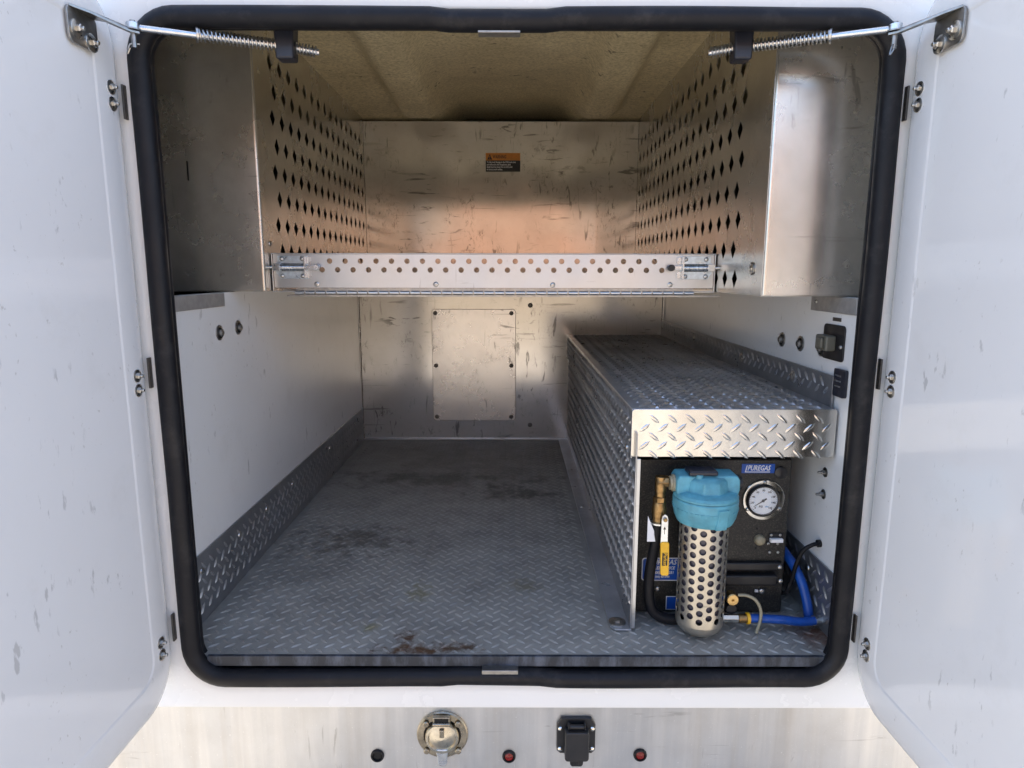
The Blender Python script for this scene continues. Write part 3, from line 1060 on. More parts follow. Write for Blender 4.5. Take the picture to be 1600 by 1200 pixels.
# front lip, with a rolled top edge
m = MB()
poly = rrect(CX0, CX1 + .004, CL, CZ, 0.006, 4)
m.prism(poly, lambda a, b: (a, CY0, b), (0, .003, 0))
fl_ = m.build('front_lip', BRIGHT_TREAD, cv, 0.002, seg=3)
t0 = None
for (vs, fs, c) in treads_mb((0, CY0, 0), (1, 0, 0), (0, 0, 1), (0, -1, 0), CX0, CX1 + .002, CL - .004, CZ + .004, pitch=0.0345, L=0.0138, w=0.0036, h=0.0022, ang=40, single=True):
    MB().add(vs, fs).build('raised_tread', BRIGHT_TREAD, fl_, angle=80)
# side: flange of the lid over the side panel, then the foot on the floor
sf = MB().box(CX0, CX0 + .003, CY0 + .0005, CY1, CL - .002, CZ - .0032).build('side_flange', KICK_M, cv, 0.0006)
t_ = treads_mb((CX0, 0, 0), (0, -1, 0), (0, 0, 1), (-1, 0, 0), -CY1, -CY0 - .002, CL, CZ - .004, h=0.0034).build('tread_pattern', TREAD_M, sf, angle=22)
t_['kind'] = 'stuff'
PX = 0.2335
sp = MB().box(PX, PX + .003, 0.088, CY1, 0.006, CL + .05).build('side_panel', KICK_M, cv, 0.0006)
t_ = treads_mb((PX, 0, 0), (0, -1, 0), (0, 0, 1), (-1, 0, 0), -CY1, -0.09, 0.02, CL - .004, ang=48, h=0.0034).build('tread_pattern', TREAD_M, sp, angle=22)
t_['kind'] = 'stuff'
MB().box(PX + .0032, PX + .010, 0.0885, 0.0915, 0.006, CL - .001).build('front_return', ALU_LIP, sp, 0.0005)
ft = MB().prism([(0.196, CY1), (0.196, 0.098), (0.205, 0.086), (PX + .003, 0.086), (PX + .003, CY1)], lambda a, b: (a, b, 0.0022), (0, 0, 0.0035)).build('foot_flange', LID_M, cv, 0.0008)
hexbolt_mb((0.212, 0.112, 0.0057), (0, 0, 1), 0.0085, 0.004, True).build('foot_bolt', STEEL, ft)
screw_mb((0.209, 0.765, 0.0057), (0, 0, 1), 0.006, 0.004).build('foot_bolt', SCREW, ft)
for y, z in ((0.138, 0.362), (0.89, 0.364), (1.528, 0.360)):
    MB().lathe((CX0, y, z), (-1, 0, 0), [(0.0075, 0), (0.0068, .003), (0.004, .005), (0.0001, .0056)], 14, cap1=False).build('side_bolt', SCREW, sf)
up = MB().box(CX1 + .002, CX1 + .006, 0.125, CY1, CZ - .003, 0.506).build('wall_upstand', KICK_M, cv, 0.0006)
t_ = treads_mb((CX1 + .002, 0, 0), (0, -1, 0), (0, 0, 1), (-1, 0, 0), -CY1, -0.128, CZ, 0.505, ang=48).build('tread_pattern', TREAD_M, up, angle=22)
t_['kind'] = 'stuff'
for y in (0.30, 0.62, 1.08):
    hexbolt_mb((CX1 + .002, y, 0.478), (-1, 0, 0), 0.006, 0.004, True).build('side_bolt', SCREW, up)

# ------------------------------------------------------------------ air dryer panel under the cover
dy = thing('air_dryer_unit', 'speckled black air dryer housing under the treadplate cover', 'air dryer', (0.405, 0.16, 0.0))
DY = 0.156
MB().box(0.256, 0.560, DY, 0.52, 0.004, 0.333).build('housing', SPECK, dy, 0.004, seg=3)
m = MB()
m.box(0.42, 0.552, DY - .012, DY - .0005, 0.100, 0.118)
m.box(0.42, 0.540, DY - .020, DY - .0005, 0.072, 0.094)
m.build('cross_bar', BLACKP, dy, 0.004, seg=3)
MB().lathe((0.537, DY, 0.306), (0, -1, 0), [(0.0125, 0), (0.0125, .004), (0.009, .006)], 20).build('blanking_plug', BLACKP, dy)
MB().lathe((0.504, DY, 0.164), (0, -1, 0), [(0.011, 0), (0.011, .006), (0.009, .010), (0.005, .012)], 22).build('push_button', TUBEM, dy)
sw = MB().box(0.522, 0.552, DY - .003, DY - .0003, 0.154, 0.178).build('switch_plate', BLACKP, dy, 0.001)
MB().box(0.523, 0.549, DY - .012, DY - .0032, 0.161, 0.169).build('toggle', WHITEP, sw, 0.0015)
for x, z in ((0.527, 0.1745), (0.545, 0.1745), (0.522, 0.156), (0.541, 0.156)):
    screw_mb((x, DY - .003, z), (0, -1, 0), 0.0028, 0.002).build('screw', SCREW, sw)
for x, z, r in ((0.527, 0.136, .003), (0.544, 0.136, .003), (0.545, 0.109, .005), (0.545, 0.083, .005), (0.516, 0.052, .0065), (0.301, 0.056, .006), (0.498, 0.187, .002), (0.498, 0.145, .002)):
    screw_mb((x, DY - (.012 if x > .54 and .1 < z < .12 else .0005) - (.0195 if abs(z - .083) < .001 else 0), z), (0, -1, 0), r, r * .7).build('screw', SCREW if r > .0025 else BLACKP, dy)
MB().box(0.501, 0.508, DY - .005, DY - .0005, 0.050, 0.056).build('tab', WHITEP, dy, 0.001)
# makers' labels
lb = thing('name_label', 'small blue label with white lettering above the pressure gauge', 'label', (0.49, DY, 0.31))
MB().box(0.459, 0.525, DY - .0012, DY - .0004, 0.3045, 0.3235).build('label_plate', BLUELBL, lb)
text('lettering', 'PUREGAS', 0.0150, WHITEP, lb, (0.493, DY - .0015, 0.3147), (1, 0, 0), (0, 0, 1), 'CENTER', 0.0003, 0.25, 0.72)
MB().box(0.4655, 0.5160, DY - .0016, DY - .0013, 0.3062, 0.3078).build('underline', WHITEP, lb)
MB().prism([(0.4655, 0.3062), (0.4675, 0.3062), (0.4705, 0.3205), (0.4685, 0.3205)], lambda a, b: (a, DY - .0017, b), (0, .0003, 0)).build('side_stroke', WHITEP, lb)
lb = thing('service_label', 'blue sales and service label with white border behind the black hose', 'label', (0.30, DY, 0.10))
MB().prism(rrect(0.267, 0.352, 0.074, 0.124, 0.006, 4), lambda a, b: (a, DY - .0010, b), (0, .0006, 0)).build('white_border', WHITEP, lb)
MB().prism(rrect(0.269, 0.350, 0.076, 0.122, 0.005, 4), lambda a, b: (a, DY - .0014, b), (0, .0003, 0)).build('label_plate', BLUELBL, lb)
for s_, z, sz, sk in (('PUREGAS', .1145, .0155, .25), ('SALES/SERVICE', .1020, .0090, .2), ('1(800) 521-5351', .0920, .0082, .1), ('(303) 427-3700', .0830, .0055, 0)):
    text('lettering', s_, sz, WHITEP, lb, (0.3095, DY - .0018, z), (1, 0, 0), (0, 0, 1), 'CENTER', 0.0002, sk, 0.85)
lb = thing('half_hidden_label', 'small blue label half hidden by the foot of the filter canister', 'label', (0.33, DY, 0.03))
MB().box(0.3195, 0.36, DY - .0010, DY - .0004, 0.010, 0.0395).build('white_border', WHITEP, lb)
MB().box(0.321, 0.359, DY - .0014, DY - .0011, 0.0112, 0.0383).build('label_plate', BLUELBL, lb)

# ------------------------------------------------------------------ pressure gauge
pg = thing('pressure_gauge', 'round pressure gauge with white dial and steel flange on the dryer', 'pressure gauge', (0.506, DY, 0.249))
GC = Vector((0.506, DY - .001, 0.2490))
MB().lathe(GC, (0, -1, 0), [(0.0425, 0), (0.0425, .002), (0.041, .0035), (0.031, .004), (0.031, .001)], 48, cap1=False).build('flange', CHROME, pg)
MB().lathe(GC + Vector((-.003, 0, .0005)), (0, -1, 0), [(0.0335, .001), (0.0335, .010), (0.032, .012), (0.029, .0115), (0.0285, .007)], 48, cap1=False).build('bezel', BLACKP, pg)
GD = GC + Vector((-.003, -.0078, .0005))
MB().lathe(GD, (0, -1, 0), [(0.0289, -.001), (0.0289, 0)], 48).build('dial', DIALW, pg)
m1, m2 = MB(), MB()
for i in range(33):
    t = R(225 - 270 * i / 32)
    big = i % 4 == 0
    for (mm, ra, rb) in ((m1, 0.0240 if big else 0.0255, 0.0275), (m2, 0.0165, 0.0182 if big else 0.0174)):
        u = Vector((math.cos(t), 0, math.sin(t)))
        v = Vector((-u.z, 0, u.x)) * (0.00045 if big else 0.00025)
        p, q = GD + u * ra + Vector((0, -.0003, 0)), GD + u * rb + Vector((0, -.0003, 0))
        mm.add([p - v, p + v, q + v, q - v], [(0, 1, 2, 3)])
m1.build('dial_marks', BLACKPR, pg)
m2.build('dial_marks', BLUEPR, pg)
for i in range(9):
    t = R(225 - 270 * i / 8)
    text('lettering', str(i * 20), 0.0055, BLACKPR, pg, GD + Vector((math.cos(t) * .0212, -.0004, math.sin(t) * .0212)), (1, 0, 0), (0, 0, 1), 'CENTER', 0.0001)
text('lettering', 'PSI', 0.0062, BLACKPR, pg, GD + Vector((-.004, -.0004, -.0125)), (1, 0, 0), (0, 0, 1), 'CENTER', 0.0001)
text('lettering', 'kPa', 0.0045, BLUEPR, pg, GD + Vector((.008, -.0004, -.0125)), (1, 0, 0), (0, 0, 1), 'CENTER', 0.0001)
ndl = math.atan2(-.014, -.021)
u = Vector((math.cos(ndl), 0, math.sin(ndl)))
v = Vector((-u.z, 0, u.x))
MB().add([GD + u * .024 + Vector((0, -.0012, 0)) + v * .0002, GD + u * .024 + Vector((0, -.0012, 0)) - v * .0002, GD - u * .008 - v * .0019 + Vector((0, -.0012, 0)), GD - u * .008 + v * .0019 + Vector((0, -.0012, 0))], [(0, 1, 2, 3)]).lathe(GD, (0, -1, 0), [(0.0028, .0005), (0.0028, .002), (0.001, .003)], 14).build('needle', BLACKPR, pg)
for a in (90, 210, 330):
    MB().lathe(GC + Vector((math.cos(R(a)) * .0372, 0, math.sin(R(a)) * .0372)), (0, -1, 0), [(0.0042, .003), (0.004, .005), (0.002, .0066)], 14).build('screw', CHROME if a == 210 else SCREW, pg)
gg = bpy.data.materials.new('gauge_glass')
gg.use_nodes = True
gt = gg.node_tree
gt.nodes.remove(gt.nodes['Principled BSDF'])
g1, g2, g3 = gt.nodes.new('ShaderNodeBsdfTransparent'), gt.nodes.new('ShaderNodeBsdfGlossy'), gt.nodes.new('ShaderNodeMixShader')
g2.inputs['Roughness'].default_value = 0.03
g3.inputs[0].default_value = 0.06
gt.links.new(g1.outputs[0], g3.inputs[1])
gt.links.new(g2.outputs[0], g3.inputs[2])
gt.links.new(g3.outputs[0], gt.nodes['Material Output'].inputs['Surface'])
MB().lathe(GD, (0, -1, 0), [(0.0286, .0034), (0.0286, .0038)], 40).build('glass', gg, pg)

# ------------------------------------------------------------------ filter: cyan head, perforated guard
fi = thing('air_filter', 'filter with faded cyan head over a perforated metal canister', 'filter', (0.367, 0.085, 0.003))
FC = Vector((0.3665, 0.080, 0))
RC = 0.0455
NCOL, ROWS = 16, 11
Z_T, Z_B = 0.246, 0.046
m = MB()
dz = 0.0176
nv_ = 16
rimset, rimfaces = set(), set()
for c in range(NCOL):
    th0 = 2 * PI * (c - 0.5) / NCOL + 0.10
    th1 = th0 + 2 * PI / NCOL
    zoff = (dz / 2 if c % 2 else 0.0)

    def Pc(t, z):
        return (FC.x + RC * math.cos(t), FC.y + RC * math.sin(t), z)
    NS = 4
    zt = 0.2330 - zoff + dz / 2
    rows = 11
    # solid strips above and below
    zz = [(Z_T, zt), (zt - dz * rows, Z_B - .012)]
    for a, b in zz:
        for k in range(NS):
            t0_, t1_ = th0 + (th1 - th0) * k / NS, th0 + (th1 - th0) * (k + 1) / NS
            m.add([Pc(t0_, a), Pc(t0_, b), Pc(t1_, b), Pc(t1_, a)], [(0, 1, 2, 3)])
    for r_ in range(rows):
        zc = zt - dz * (r_ + .5)
        tc = (th0 + th1) / 2
        hr = 0.0064
        ring = [Pc(tc + hr * math.cos(2 * PI * j / nv_) / RC, zc + hr * math.sin(2 * PI * j / nv_)) for j in range(nv_)]
        # outer rectangle sampled with 16 points matching the ring angles
        hw_, hh_ = (th1 - th0) / 2, dz / 2
        orr = []
        for j in range(nv_):
            ca, sa = math.cos(2 * PI * j / nv_), math.sin(2 * PI * j / nv_)
            k = 1 / max(abs(ca), abs(sa))
            orr.append(Pc(tc + hw_ * ca * k, zc + hh_ * sa * k))
        k0_ = len(m.v)
        m.add(ring + orr, [(j, j + nv_, (j + 1) % nv_ + nv_, (j + 1) % nv_) for j in range(nv_)])
        inr = [(FC.x + (p[0] - FC.x) * .965, FC.y + (p[1] - FC.y) * .965, p[2]) for p in ring]
        kk = len(m.v)
        f0_ = len(m.f)
        m.add(ring + inr, [(j, (j + 1) % nv_, (j + 1) % nv_ + nv_, j + nv_) for j in range(nv_)])
        rimset.update(range(kk, kk + 2 * nv_))
        rimfaces.update(range(f0_, f0_ + nv_))
CANM = alu('stained_canister_metal', (0.54, 0.50, 0.42), 0.22, 0.38, (1, 1, 1), 0.45, 0.6, 0.63, metal=0.85)
can = m.build('perforated_canister', CANM, fi, angle=180, recalc=False)
ctr = FC - wloc(fi)
lat = []
for p in can.data.polygons:
    for vi in p.vertices:
        c_ = can.data.vertices[vi].co
        d_ = Vector((c_.x - ctr.x, c_.y - ctr.y, 0)).normalized()
        lat.append(d_ if vi not in rimset or p.index not in rimfaces else p.normal)
can.data.normals_split_custom_set(lat)
pr = []
for i in range(11):
    a = R(90 * i / 10)
    pr.append((RC * math.cos(a) + .0, -(Z_B - .012 - .003) * math.sin(a)))
MB().lathe((FC.x, FC.y, Z_B - .012), (0, 0, 1), pr, 64, cap0=False, cap1=False).build('canister_bottom', CANM, fi, angle=80)
MB().lathe((FC.x, FC.y, 0), (0, 0, 1), [(0.02, .030), (0.036, .042), (0.0405, .06), (0.0405, .245)], 40).build('inner_bowl', BOWL, fi)
# cyan head
m = MB()
m.lathe((FC.x, FC.y, 0), (0, 0, 1), [(0.0470, .236), (0.0520, .2365), (0.0570, .248), (0.0600, .262), (0.0605, .2805), (0.0590, .2830)], 64)
hd = m.build('locking_ring', CYAN, fi, angle=30)
m = MB()
for i in range(36):
    t = 2 * PI * i / 36
    if abs(((t - R(290) + PI) % (2 * PI)) - PI) < R(16):
        continue
    u = Vector((math.cos(t), math.sin(t), 0))
    v = Vector((-u.y, u.x, 0))
    c = FC + u * 0.0590
    c.z = 0.2600
    m.add([c - v * .0035 + u * .0012 + Vector((0, 0, -.011)) - u * .0035, c + v * .0035 + u * .0012 + Vector((0, 0, -.011)) - u * .0035, c + v * .0035 + u * .0022 + Vector((0, 0, .006)), c - v * .0035 + u * .0022 + Vector((0, 0, .006)),
           c - v * .0035 - u * .006 + Vector((0, 0, -.011)), c + v * .0035 - u * .006 + Vector((0, 0, -.011)), c + v * .0035 - u * .003 + Vector((0, 0, .006)), c - v * .0035 - u * .003 + Vector((0, 0, .006))],
          [(0, 1, 2, 3), (0, 4, 5, 1), (1, 5, 6, 2), (2, 6, 7, 3), (3, 7, 4, 0)])
m.build('ring_ribs', CYAN, hd)
u = Vector((math.cos(R(286)), math.sin(R(286)), 0))
v = Vector((-u.y, u.x, 0))
c = FC + u * .0605
c.z = .2595
MB().add([c - v * .0105 - u * .004 + Vector((0, 0, -.0235)), c + v * .0105 - u * .004 + Vector((0, 0, -.0235)), c + v * .0105 + u * .0028 + Vector((0, 0, .016)), c - v * .0105 + u * .0028 + Vector((0, 0, .016)),
          c - v * .0105 - u * .014 + Vector((0, 0, -.0235)), c + v * .0105 - u * .014 + Vector((0, 0, -.0235)), c + v * .0105 - u * .008 + Vector((0, 0, .016)), c - v * .0105 - u * .008 + Vector((0, 0, .016))],
         [(0, 1, 2, 3), (0, 4, 5, 1), (1, 5, 6, 2), (2, 6, 7, 3), (3, 7, 4, 0)]).build('ring_tab', CYAN, hd, 0.0006)
m = MB()
m.lathe((FC.x, FC.y, 0), (0, 0, 1), [(0.0595, .2842), (0.0600, .2880), (0.0570, .2925), (0.0470, .2965)], 64)
hd2 = m.build('head', CYAN, fi, angle=30)
m = MB()
m.prism([(-.057, .290), (.057, .290), (.0595, .300), (.0590, .318), (.054, .3270), (-.054, .3270), (-.0590, .318), (-.0595, .300)], lambda a, b: (FC.x + a, FC.y - .016, b), (0, .050, 0))
m.build('port_block', CYAN, hd2, 0.004, seg=3)
MB().lathe((FC.x, FC.y - .002, 0), (0, 0, 1), [(0.040, .292), (0.038, .316), (0.032, .3225), (0.020, .325)], 8, phase=R(22.5)).build('hub', CYAN, hd2, 0.003, seg=3)
m = MB()
m.box(FC.x - .038, FC.x + .016, FC.y - .020, FC.y + .018, .3275, .3365)
m.build('vent_knob', BLOCKR, fi, 0.003)
MB().cyl((FC.x - .018, FC.y - .016, .322), (FC.x - .018, FC.y - .016, .330), .007, n=16).build('knob_stem', CYAN, fi)
for s in (-1, 1):
    MB().lathe((FC.x + s * .0585, FC.y + .008, .3065), (s, 0, 0), [(0.0165, 0), (0.0165, .004), (0.0135, .005), (0.0135, .009)], 24).build('port_washer', TUBEM if s < 0 else BLACKP, hd2)

# ------------------------------------------------------------------ brass ball valve at the filter's side
bv = thing('ball_valve', 'brass ball valve with yellow lever beside the cyan filter head', 'valve', (0.286, 0.095, 0.24))
VX, VY = 0.2845, 0.096
m = MB()
m.cyl((0.312, VY, .3065), (0.2985, VY, .3065), .0092, n=8)
m.lathe((VX, VY, .3065), (1, 0, 0), [(.0105, -.008), (.0118, .001), (.0118, .014)], 8)
m.lathe((VX, VY, .3065), (0, 0, -1), [(.0105, -.0105), (.0112, .002), (.0112, .020)], 16)
m.build('elbow', BRASS, bv, 0.001)
MB().cyl((VX, VY, .2875), (VX, VY, .2765), .0098, n=14).lathe((VX - .001, VY, .2765), (0, 0, -1), [(.0128, 0), (.0128, .010)], 6).build('union_nut', BRASS, bv, 0.0008)
m = MB()
m.lathe((VX - .001, VY, .2662), (0, 0, -1), [(.0118, 0), (.0126, .003), (.0140, .012), (.0140, .022), (.0126, .030), (.0120, .041), (.0095, .042)], 22)
m.build('valve_body', BRASS, bv)
LV = Vector((0.2905, VY - .019, .2385))
MB().cyl((LV.x, VY - .01, LV.z), (LV.x, VY - .0255, LV.z), .0042, n=12).build('stem', STEEL, bv)
m = MB()
m.prism([(-.0062, .0), (-.0045, .0062), (.0, .0098), (.0045, .0062), (.0062, 0), (.0070, -.047), (-.0066, -.047)], lambda a, b: (LV.x + a, LV.y - .003, LV.z + b), (0, .0025, 0))
m.build('lever', ZINC, bv, 0.0006)
MB().lathe((LV.x, LV.y - .003, LV.z), (0, -1, 0), [(.0042, 0), (.0042, .004), (.003, .005)], 6).build('lever_nut', BRASS, bv)
gr = MB().prism(rrect(-.0082, .0078, -.113, -.045, .004, 3), lambda a, b: (LV.x + a + .0015 + (-.045 - b) * .03, LV.y - .0055, LV.z + b), (0, .007, 0)).build('lever_grip', YELLOW, bv, 0.0012)
text('lettering', 'Parker', 0.0095, YELLOW, bv, (LV.x + .0025, LV.y - .0064, LV.z - .0790), (0, 0, -1), (1, 0, 0), 'CENTER', 0.0001)
MB().box(LV.x - .0030, LV.x + .0070, LV.y - .0060, LV.y - .0056, LV.z - .092, LV.z - .066).build('logo_block', BLACKPR, bv)
MB().add([(LV.x - .0005, LV.y - .0033, LV.z - .030), (LV.x + .0005, LV.y - .0033, LV.z - .030), (LV.x + .0005, LV.y - .0033, LV.z - .018), (LV.x - .0005, LV.y - .0033, LV.z - .018),
          (LV.x - .003, LV.y - .0033, LV.z - .020), (LV.x, LV.y - .0033, LV.z - .0145), (LV.x + .003, LV.y - .0033, LV.z - .020)], [(0, 1, 2, 3), (4, 5, 6)]).build('flow_arrow', BLACKPR, bv)
MB().prism([(0.262, .186), (0.284, .186), (0.276, .205), (0.262, .238)], lambda a, b: (a, VY - .004, b), (0, .003, 0)).build('white_gusset', WHITEP, bv, 0.0005)
MB().lathe((VX - .001, VY, .226), (0, 0, -1), [(.017, 0), (.017, .003)], 22).build('hose_collar', ZINC, bv)

# hoses and cables
hs = thing('black_hose', 'black rubber hose dropping from the ball valve to behind the canister', 'hose', (0.283, 0.1, 0.02))
MB().tube([(VX - .001, VY, .222), (VX - .003, VY + .006, .185), (VX - .008, VY + .014, .14), (VX - .011, VY + .018, .10), (VX - .010, VY + .018, .060), (VX - .001, VY + .016, .030), (VX + .022, VY + .014, .016), (VX + .05, VY + .014, .014), (VX + .10, VY + .016, .014)], 0.0105, 14, sub=6).build('hose_tube', RUBBER, hs, angle=60)
hs2 = thing('blue_hose', 'blue air hose with yellow-ringed brass fitting running to the right wall', 'hose', (0.54, 0.085, 0.012))
HZ = 0.0285
MB().cyl((0.409, .088, HZ), (0.446, .088, HZ), .0078, n=6).build('hex_fitting', CHROME, hs2, 0.0006)
MB().cyl((0.446, .088, HZ), (0.462, .088, HZ), .0088, n=20).build('brass_ferrule', BRASS, hs2, 0.0006)
MB().lathe((0.462, .088, HZ), (1, 0, 0), [(.0110, 0), (.0118, .002), (.0110, .006)], 22).build('yellow_ring', YELLOW, hs2)
MB().tube([(0.467, .088, HZ), (0.490, .087, HZ), (0.53, .085, .0275), (0.565, .086, .0225), (0.590, .090, .0215), (0.612, .096, .0210)], 0.0085, 14, sub=6).build('hose_tube', BLUEH, hs2, angle=60)
MB().cyl((0.597, .0915, .0215), (0.6135, .0965, .0210), .0100, n=18).build('hose_clamp', ZINC, hs2)
hs3 = thing('blue_riser_hose', 'second blue hose sloping up beside the right kick plate', 'hose', (0.6, 0.15, 0.02))
MB().tube([(0.600, .118, .0135), (0.598, .130, .045), (0.590, .150, .085), (0.578, .19, .115), (0.57, .26, .13)], 0.0095, 14, sub=6).build('hose_tube', BLUEH, hs3, angle=60)
cb = thing('black_cable', 'thin black cable looping from the right wall down behind the dryer', 'cable', (0.6, 0.13, 0.1))
MB().tube([(XR + .0, .132, .166), (0.600, .130, .163), (0.585, .135, .148), (0.577, .142, .115), (0.573, .150, .075), (0.567, .160, .045), (0.563, .20, .03)], 0.0042, 10, sub=6).build('cable_cord', RUBBER, cb, angle=60)
MB().cyl((XR - .0005, .132, .166), (XR - .007, .1318, .1655), .0075, n=14).build('grommet', RUBBER, cb)
dt = thing('drain_tube', 'short aged clear drain tube curling from a brass drain plug', 'tube', (0.46, 0.09, 0.05))
MB().lathe((0.4355, .100, .0640), (0, -1, 0), [(.0122, -.012), (.0122, .006), (.0105, .0075), (.0028, .0075), (.0024, .003)], 26).build('brass_plug', BRASSB, dt)
MB().tube([(0.446, .096, .0735), (0.462, .092, .0745), (0.478, .088, .067), (0.487, .083, .050), (0.486, .078, .030), (0.4795, .074, .012), (0.4775, .073, .006)], 0.0032, 10, sub=6).build('tube_body', TUBEM, dt, angle=60)
MB().cyl((0.405, .118, .0635), (0.436, .112, .0635), .0085, n=16).build('blue_stub', BLUEH, dt)
MB().lathe((0.436, .108, .0420), (0, -1, 0), [(.014, -.012), (.014, .004), (.010, .010)], 20).build('black_elbow', BLACKP, dt)

# wall outlet, tiny labels on the right liner
ol = thing('wall_outlet', 'black-plated power outlet with beige body on the white right liner', 'outlet', (XR, 0.142, 0.565))
MB().prism(rrect(0.104, 0.186, 0.534, 0.602, 0.008, 4), lambda a, b: (XR - .0035, a, b), (.0030, 0, 0)).build('cover_plate', BLACKP, ol, 0.0008)
MB().box(XR - .024, XR - .0038, 0.130, 0.176, 0.552, 0.582).build('outlet_body', BEIGE, ol, 0.004, seg=3)
MB().box(XR - .030, XR - .0242, 0.138, 0.160, 0.557, 0.577).build('outlet_face', BEIGE, ol, 0.002)
screw_mb((XR - .0035, 0.113, 0.562), (-1, 0, 0), 0.004).build('screw', SCREW, ol)
nl = thing('outlet_nameplate', 'tiny dark nameplate just above the wall outlet', 'nameplate', (XR, 0.14, 0.61))
MB().box(XR - .0012, XR - .0003, 0.126, 0.158, 0.6085, 0.6155).build('plate', DARKSCREW, nl)
nl = thing('black_wall_label', 'black printed label low by the right seal, under the outlet', 'label', (XR, 0.09, 0.51))
MB().prism(rrect(0.082, 0.124, 0.470, 0.522, 0.004, 3), lambda a, b: (XR - .0070, a, b), (.0060, 0, 0)).build('plate', BLOCKR, nl)
for i in range(3):
    MB().box(XR - .0076, XR - .0071, 0.096, 0.118, 0.508 - i * .010, 0.511 - i * .010).build('print_line', ZINC, nl)

# ------------------------------------------------------------------ fittings on the skirt
YSK = 0.012
pi_ = thing('power_inlet', 'round metal power inlet with hinged cap on the rear skirt', 'power inlet', (-0.131, YSK, -0.168))
IC = Vector((-0.131, YSK, -0.1665))
m = MB()
m.lathe(IC, (0, -1, 0), [(0.0485, 0), (0.0485, .004), (0.0465, .0062), (0.0355, .0066), (0.0345, .003)], 56, cap1=False)
m.build('flange', TARNISH, pi_)
MB().lathe(IC, (0, -1, 0), [(0.0350, .001), (0.0350, .003)], 48).build('gasket', RUBBER, pi_)
m = MB()
m.lathe(IC + Vector((0, 0, -.001)), (0, -1, 0), [(0.0320, .003), (0.0322, .012), (0.0300, .0155), (0.0262, .0160), (0.0250, .0130), (0.0205, .0142), (0.0110, .0180), (0.0001, .0195)], 48, cap1=False)
cap = m.build('cap', TARNISH2, pi_)
MB().prism([(-.0125, -.024), (.0125, -.024), (.0095, -.040), (.0085, -.054), (.0045, -.0585), (-.0045, -.0585), (-.0085, -.054), (-.0095, -.040)], lambda a, b: (IC.x + a, IC.y - .0150, IC.z + b), (0, .006, 0)).build('pull_tab', ZINC, cap, 0.0015)
hb = MB().box(IC.x - .0165, IC.x + .0165, IC.y - .0165, IC.y - .0070, IC.z + .0285, IC.z + .0445).build('hinge_block', TARNISH, pi_, 0.0015)
MB().box(IC.x - .0130, IC.x + .0130, IC.y - .0172, IC.y - .0166, IC.z + .0335, IC.z + .0425).build('hinge_gap', HOLE, hb)
MB().cyl((IC.x - .016, IC.y - .0175, IC.z + .0315), (IC.x + .016, IC.y - .0175, IC.z + .0315), .0035, n=12).build('hinge_pin', TARNISH, hb)
MB().box(IC.x - .004, IC.x + .005, IC.y - .0215, IC.y - .0160, IC.z + .006, IC.z + .0215).build('catch', TARNISH, cap, 0.001)
for sx in (-1, 1):
    for sz in (-1, 1):
        hexbolt_mb((IC.x + sx * .0300, IC.y - .0064, IC.z + sz * .0285 - .002), (0, -1, 0), .0058, .004, False).build('flange_bolt', TARNISH, pi_)

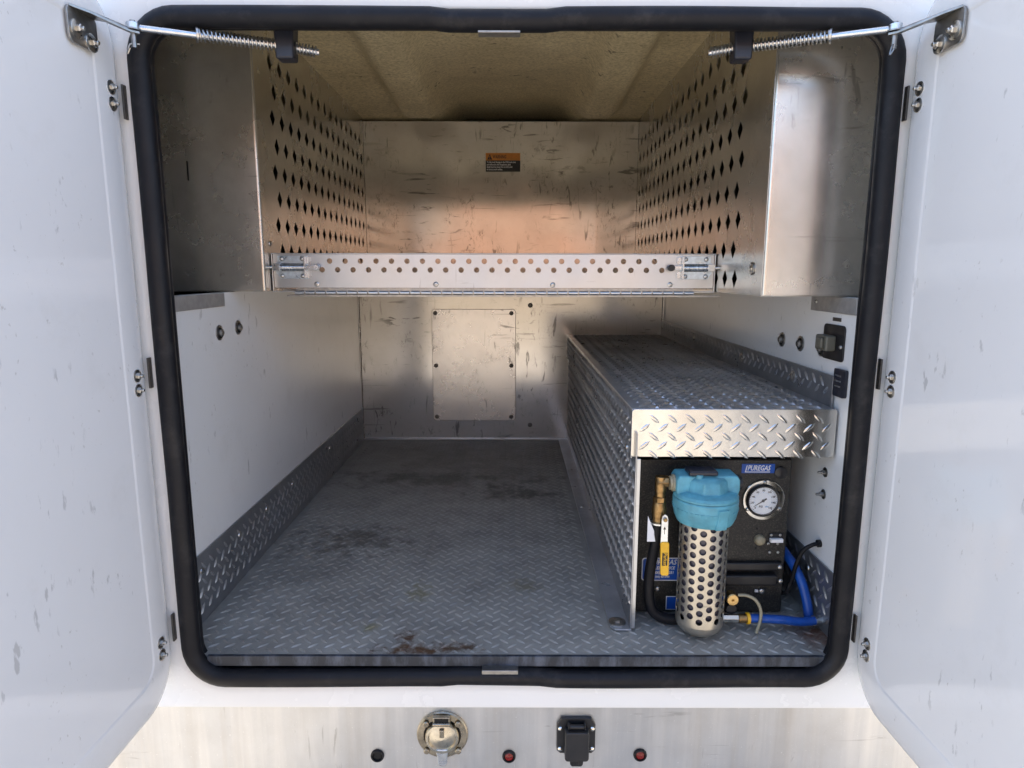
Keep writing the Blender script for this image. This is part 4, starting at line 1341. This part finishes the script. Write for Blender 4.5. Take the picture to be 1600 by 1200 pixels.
ts = thing('trailer_socket', 'black square trailer socket with hinged lid on the rear skirt', 'trailer socket', (0.1225, YSK, -0.165))
TC = Vector((0.1225, YSK, -0.1655))
MB().prism([(-.0300, -.037), (.0300, -.037), (.0365, -.031), (.0365, .022), (.0285, .0365), (-.0285, .0365), (-.0365, .022), (-.0365, -.031)], lambda a, b: (TC.x + a, TC.y - .008, TC.z + b), (0, .0078, 0)).build('mount_plate', BLACKP, ts, 0.0015)
ld = MB().prism(rrect(-.0225, .0225, -.038, .022, .006, 4), lambda a, b: (TC.x + a, TC.y - .030, TC.z + b), (0, .0215, 0)).build('lid', BLACKP, ts, 0.0025, seg=3)
MB().prism([(-.0130, -.036), (.0130, -.036), (.0120, -.047), (.0090, -.051), (-.0090, -.051), (-.0120, -.047)], lambda a, b: (TC.x + a, TC.y - .026, TC.z + b), (0, .008, 0)).build('lid_tab', BLACKP, ld, 0.0015)
for k in range(-2, 3):
    MB().box(TC.x + k * .0042 - .0009, TC.x + k * .0042 + .0009, TC.y - .0275, TC.y - .0262, TC.z - .0480, TC.z - .0385).build('tab_rib', BLACKP, ld)
m = MB()
m.cyl((TC.x - .013, TC.y - .018, TC.z + .0265), (TC.x + .013, TC.y - .018, TC.z + .0265), .0045, n=12)
m.box(TC.x - .0165, TC.x - .0135, TC.y - .022, TC.y - .0082, TC.z + .020, TC.z + .032)
m.box(TC.x + .0135, TC.x + .0165, TC.y - .022, TC.y - .0082, TC.z + .020, TC.z + .032)
m.build('hinge_barrel', BLACKP, ts, 0.0008)
for sx in (-1, 1):
    for z in (.016, -.0265):
        MB().lathe((TC.x + sx * .0300, TC.y - .008, TC.z + z), (0, -1, 0), [(.0048, 0), (.0046, .002), (.003, .0036), (.0001, .0042)], 16, cap1=False).build('screw', CHROME, ts)


def marker(x, z, lens, label, cat, name):
    t = thing(name, label, cat, (x, YSK, z))
    MB().lathe((x, YSK, z), (0, -1, 0), [(.0128, 0), (.0128, .003), (.0118, .0050), (.0095, .0055), (.0085, .002)], 30, cap1=False).build('rubber_grommet', RUBBER, t)
    if lens:
        MB().lathe((x, YSK, z), (0, -1, 0), [(.0088, .001), (.0080, .0035), (.0050, .0055), (.0001, .0062)], 24, cap1=False).build('lens', RED, t)
        MB().box(x - .006, x + .006, YSK - .0066, YSK - .0050, z - .0016, z + .0016).build('lens_rib', RED, t, 0.0005)
    else:
        MB().lathe((x, YSK, z), (0, -1, 0), [(.0088, .001), (.0070, .0026), (.0001, .0026)], 24, cap1=False).build('plug_disc', HOLE, t)


marker(-0.2565, -0.2135, False, 'black rubber plug without lens, left of the round power inlet', 'plug', 'skirt_plug')
marker(-0.0045, -0.2145, True, 'small red marker light between the power inlet and the trailer socket', 'marker light', 'marker_light')
marker(0.2465, -0.2110, True, 'small red marker light to the right of the trailer socket', 'marker light', 'marker_light')
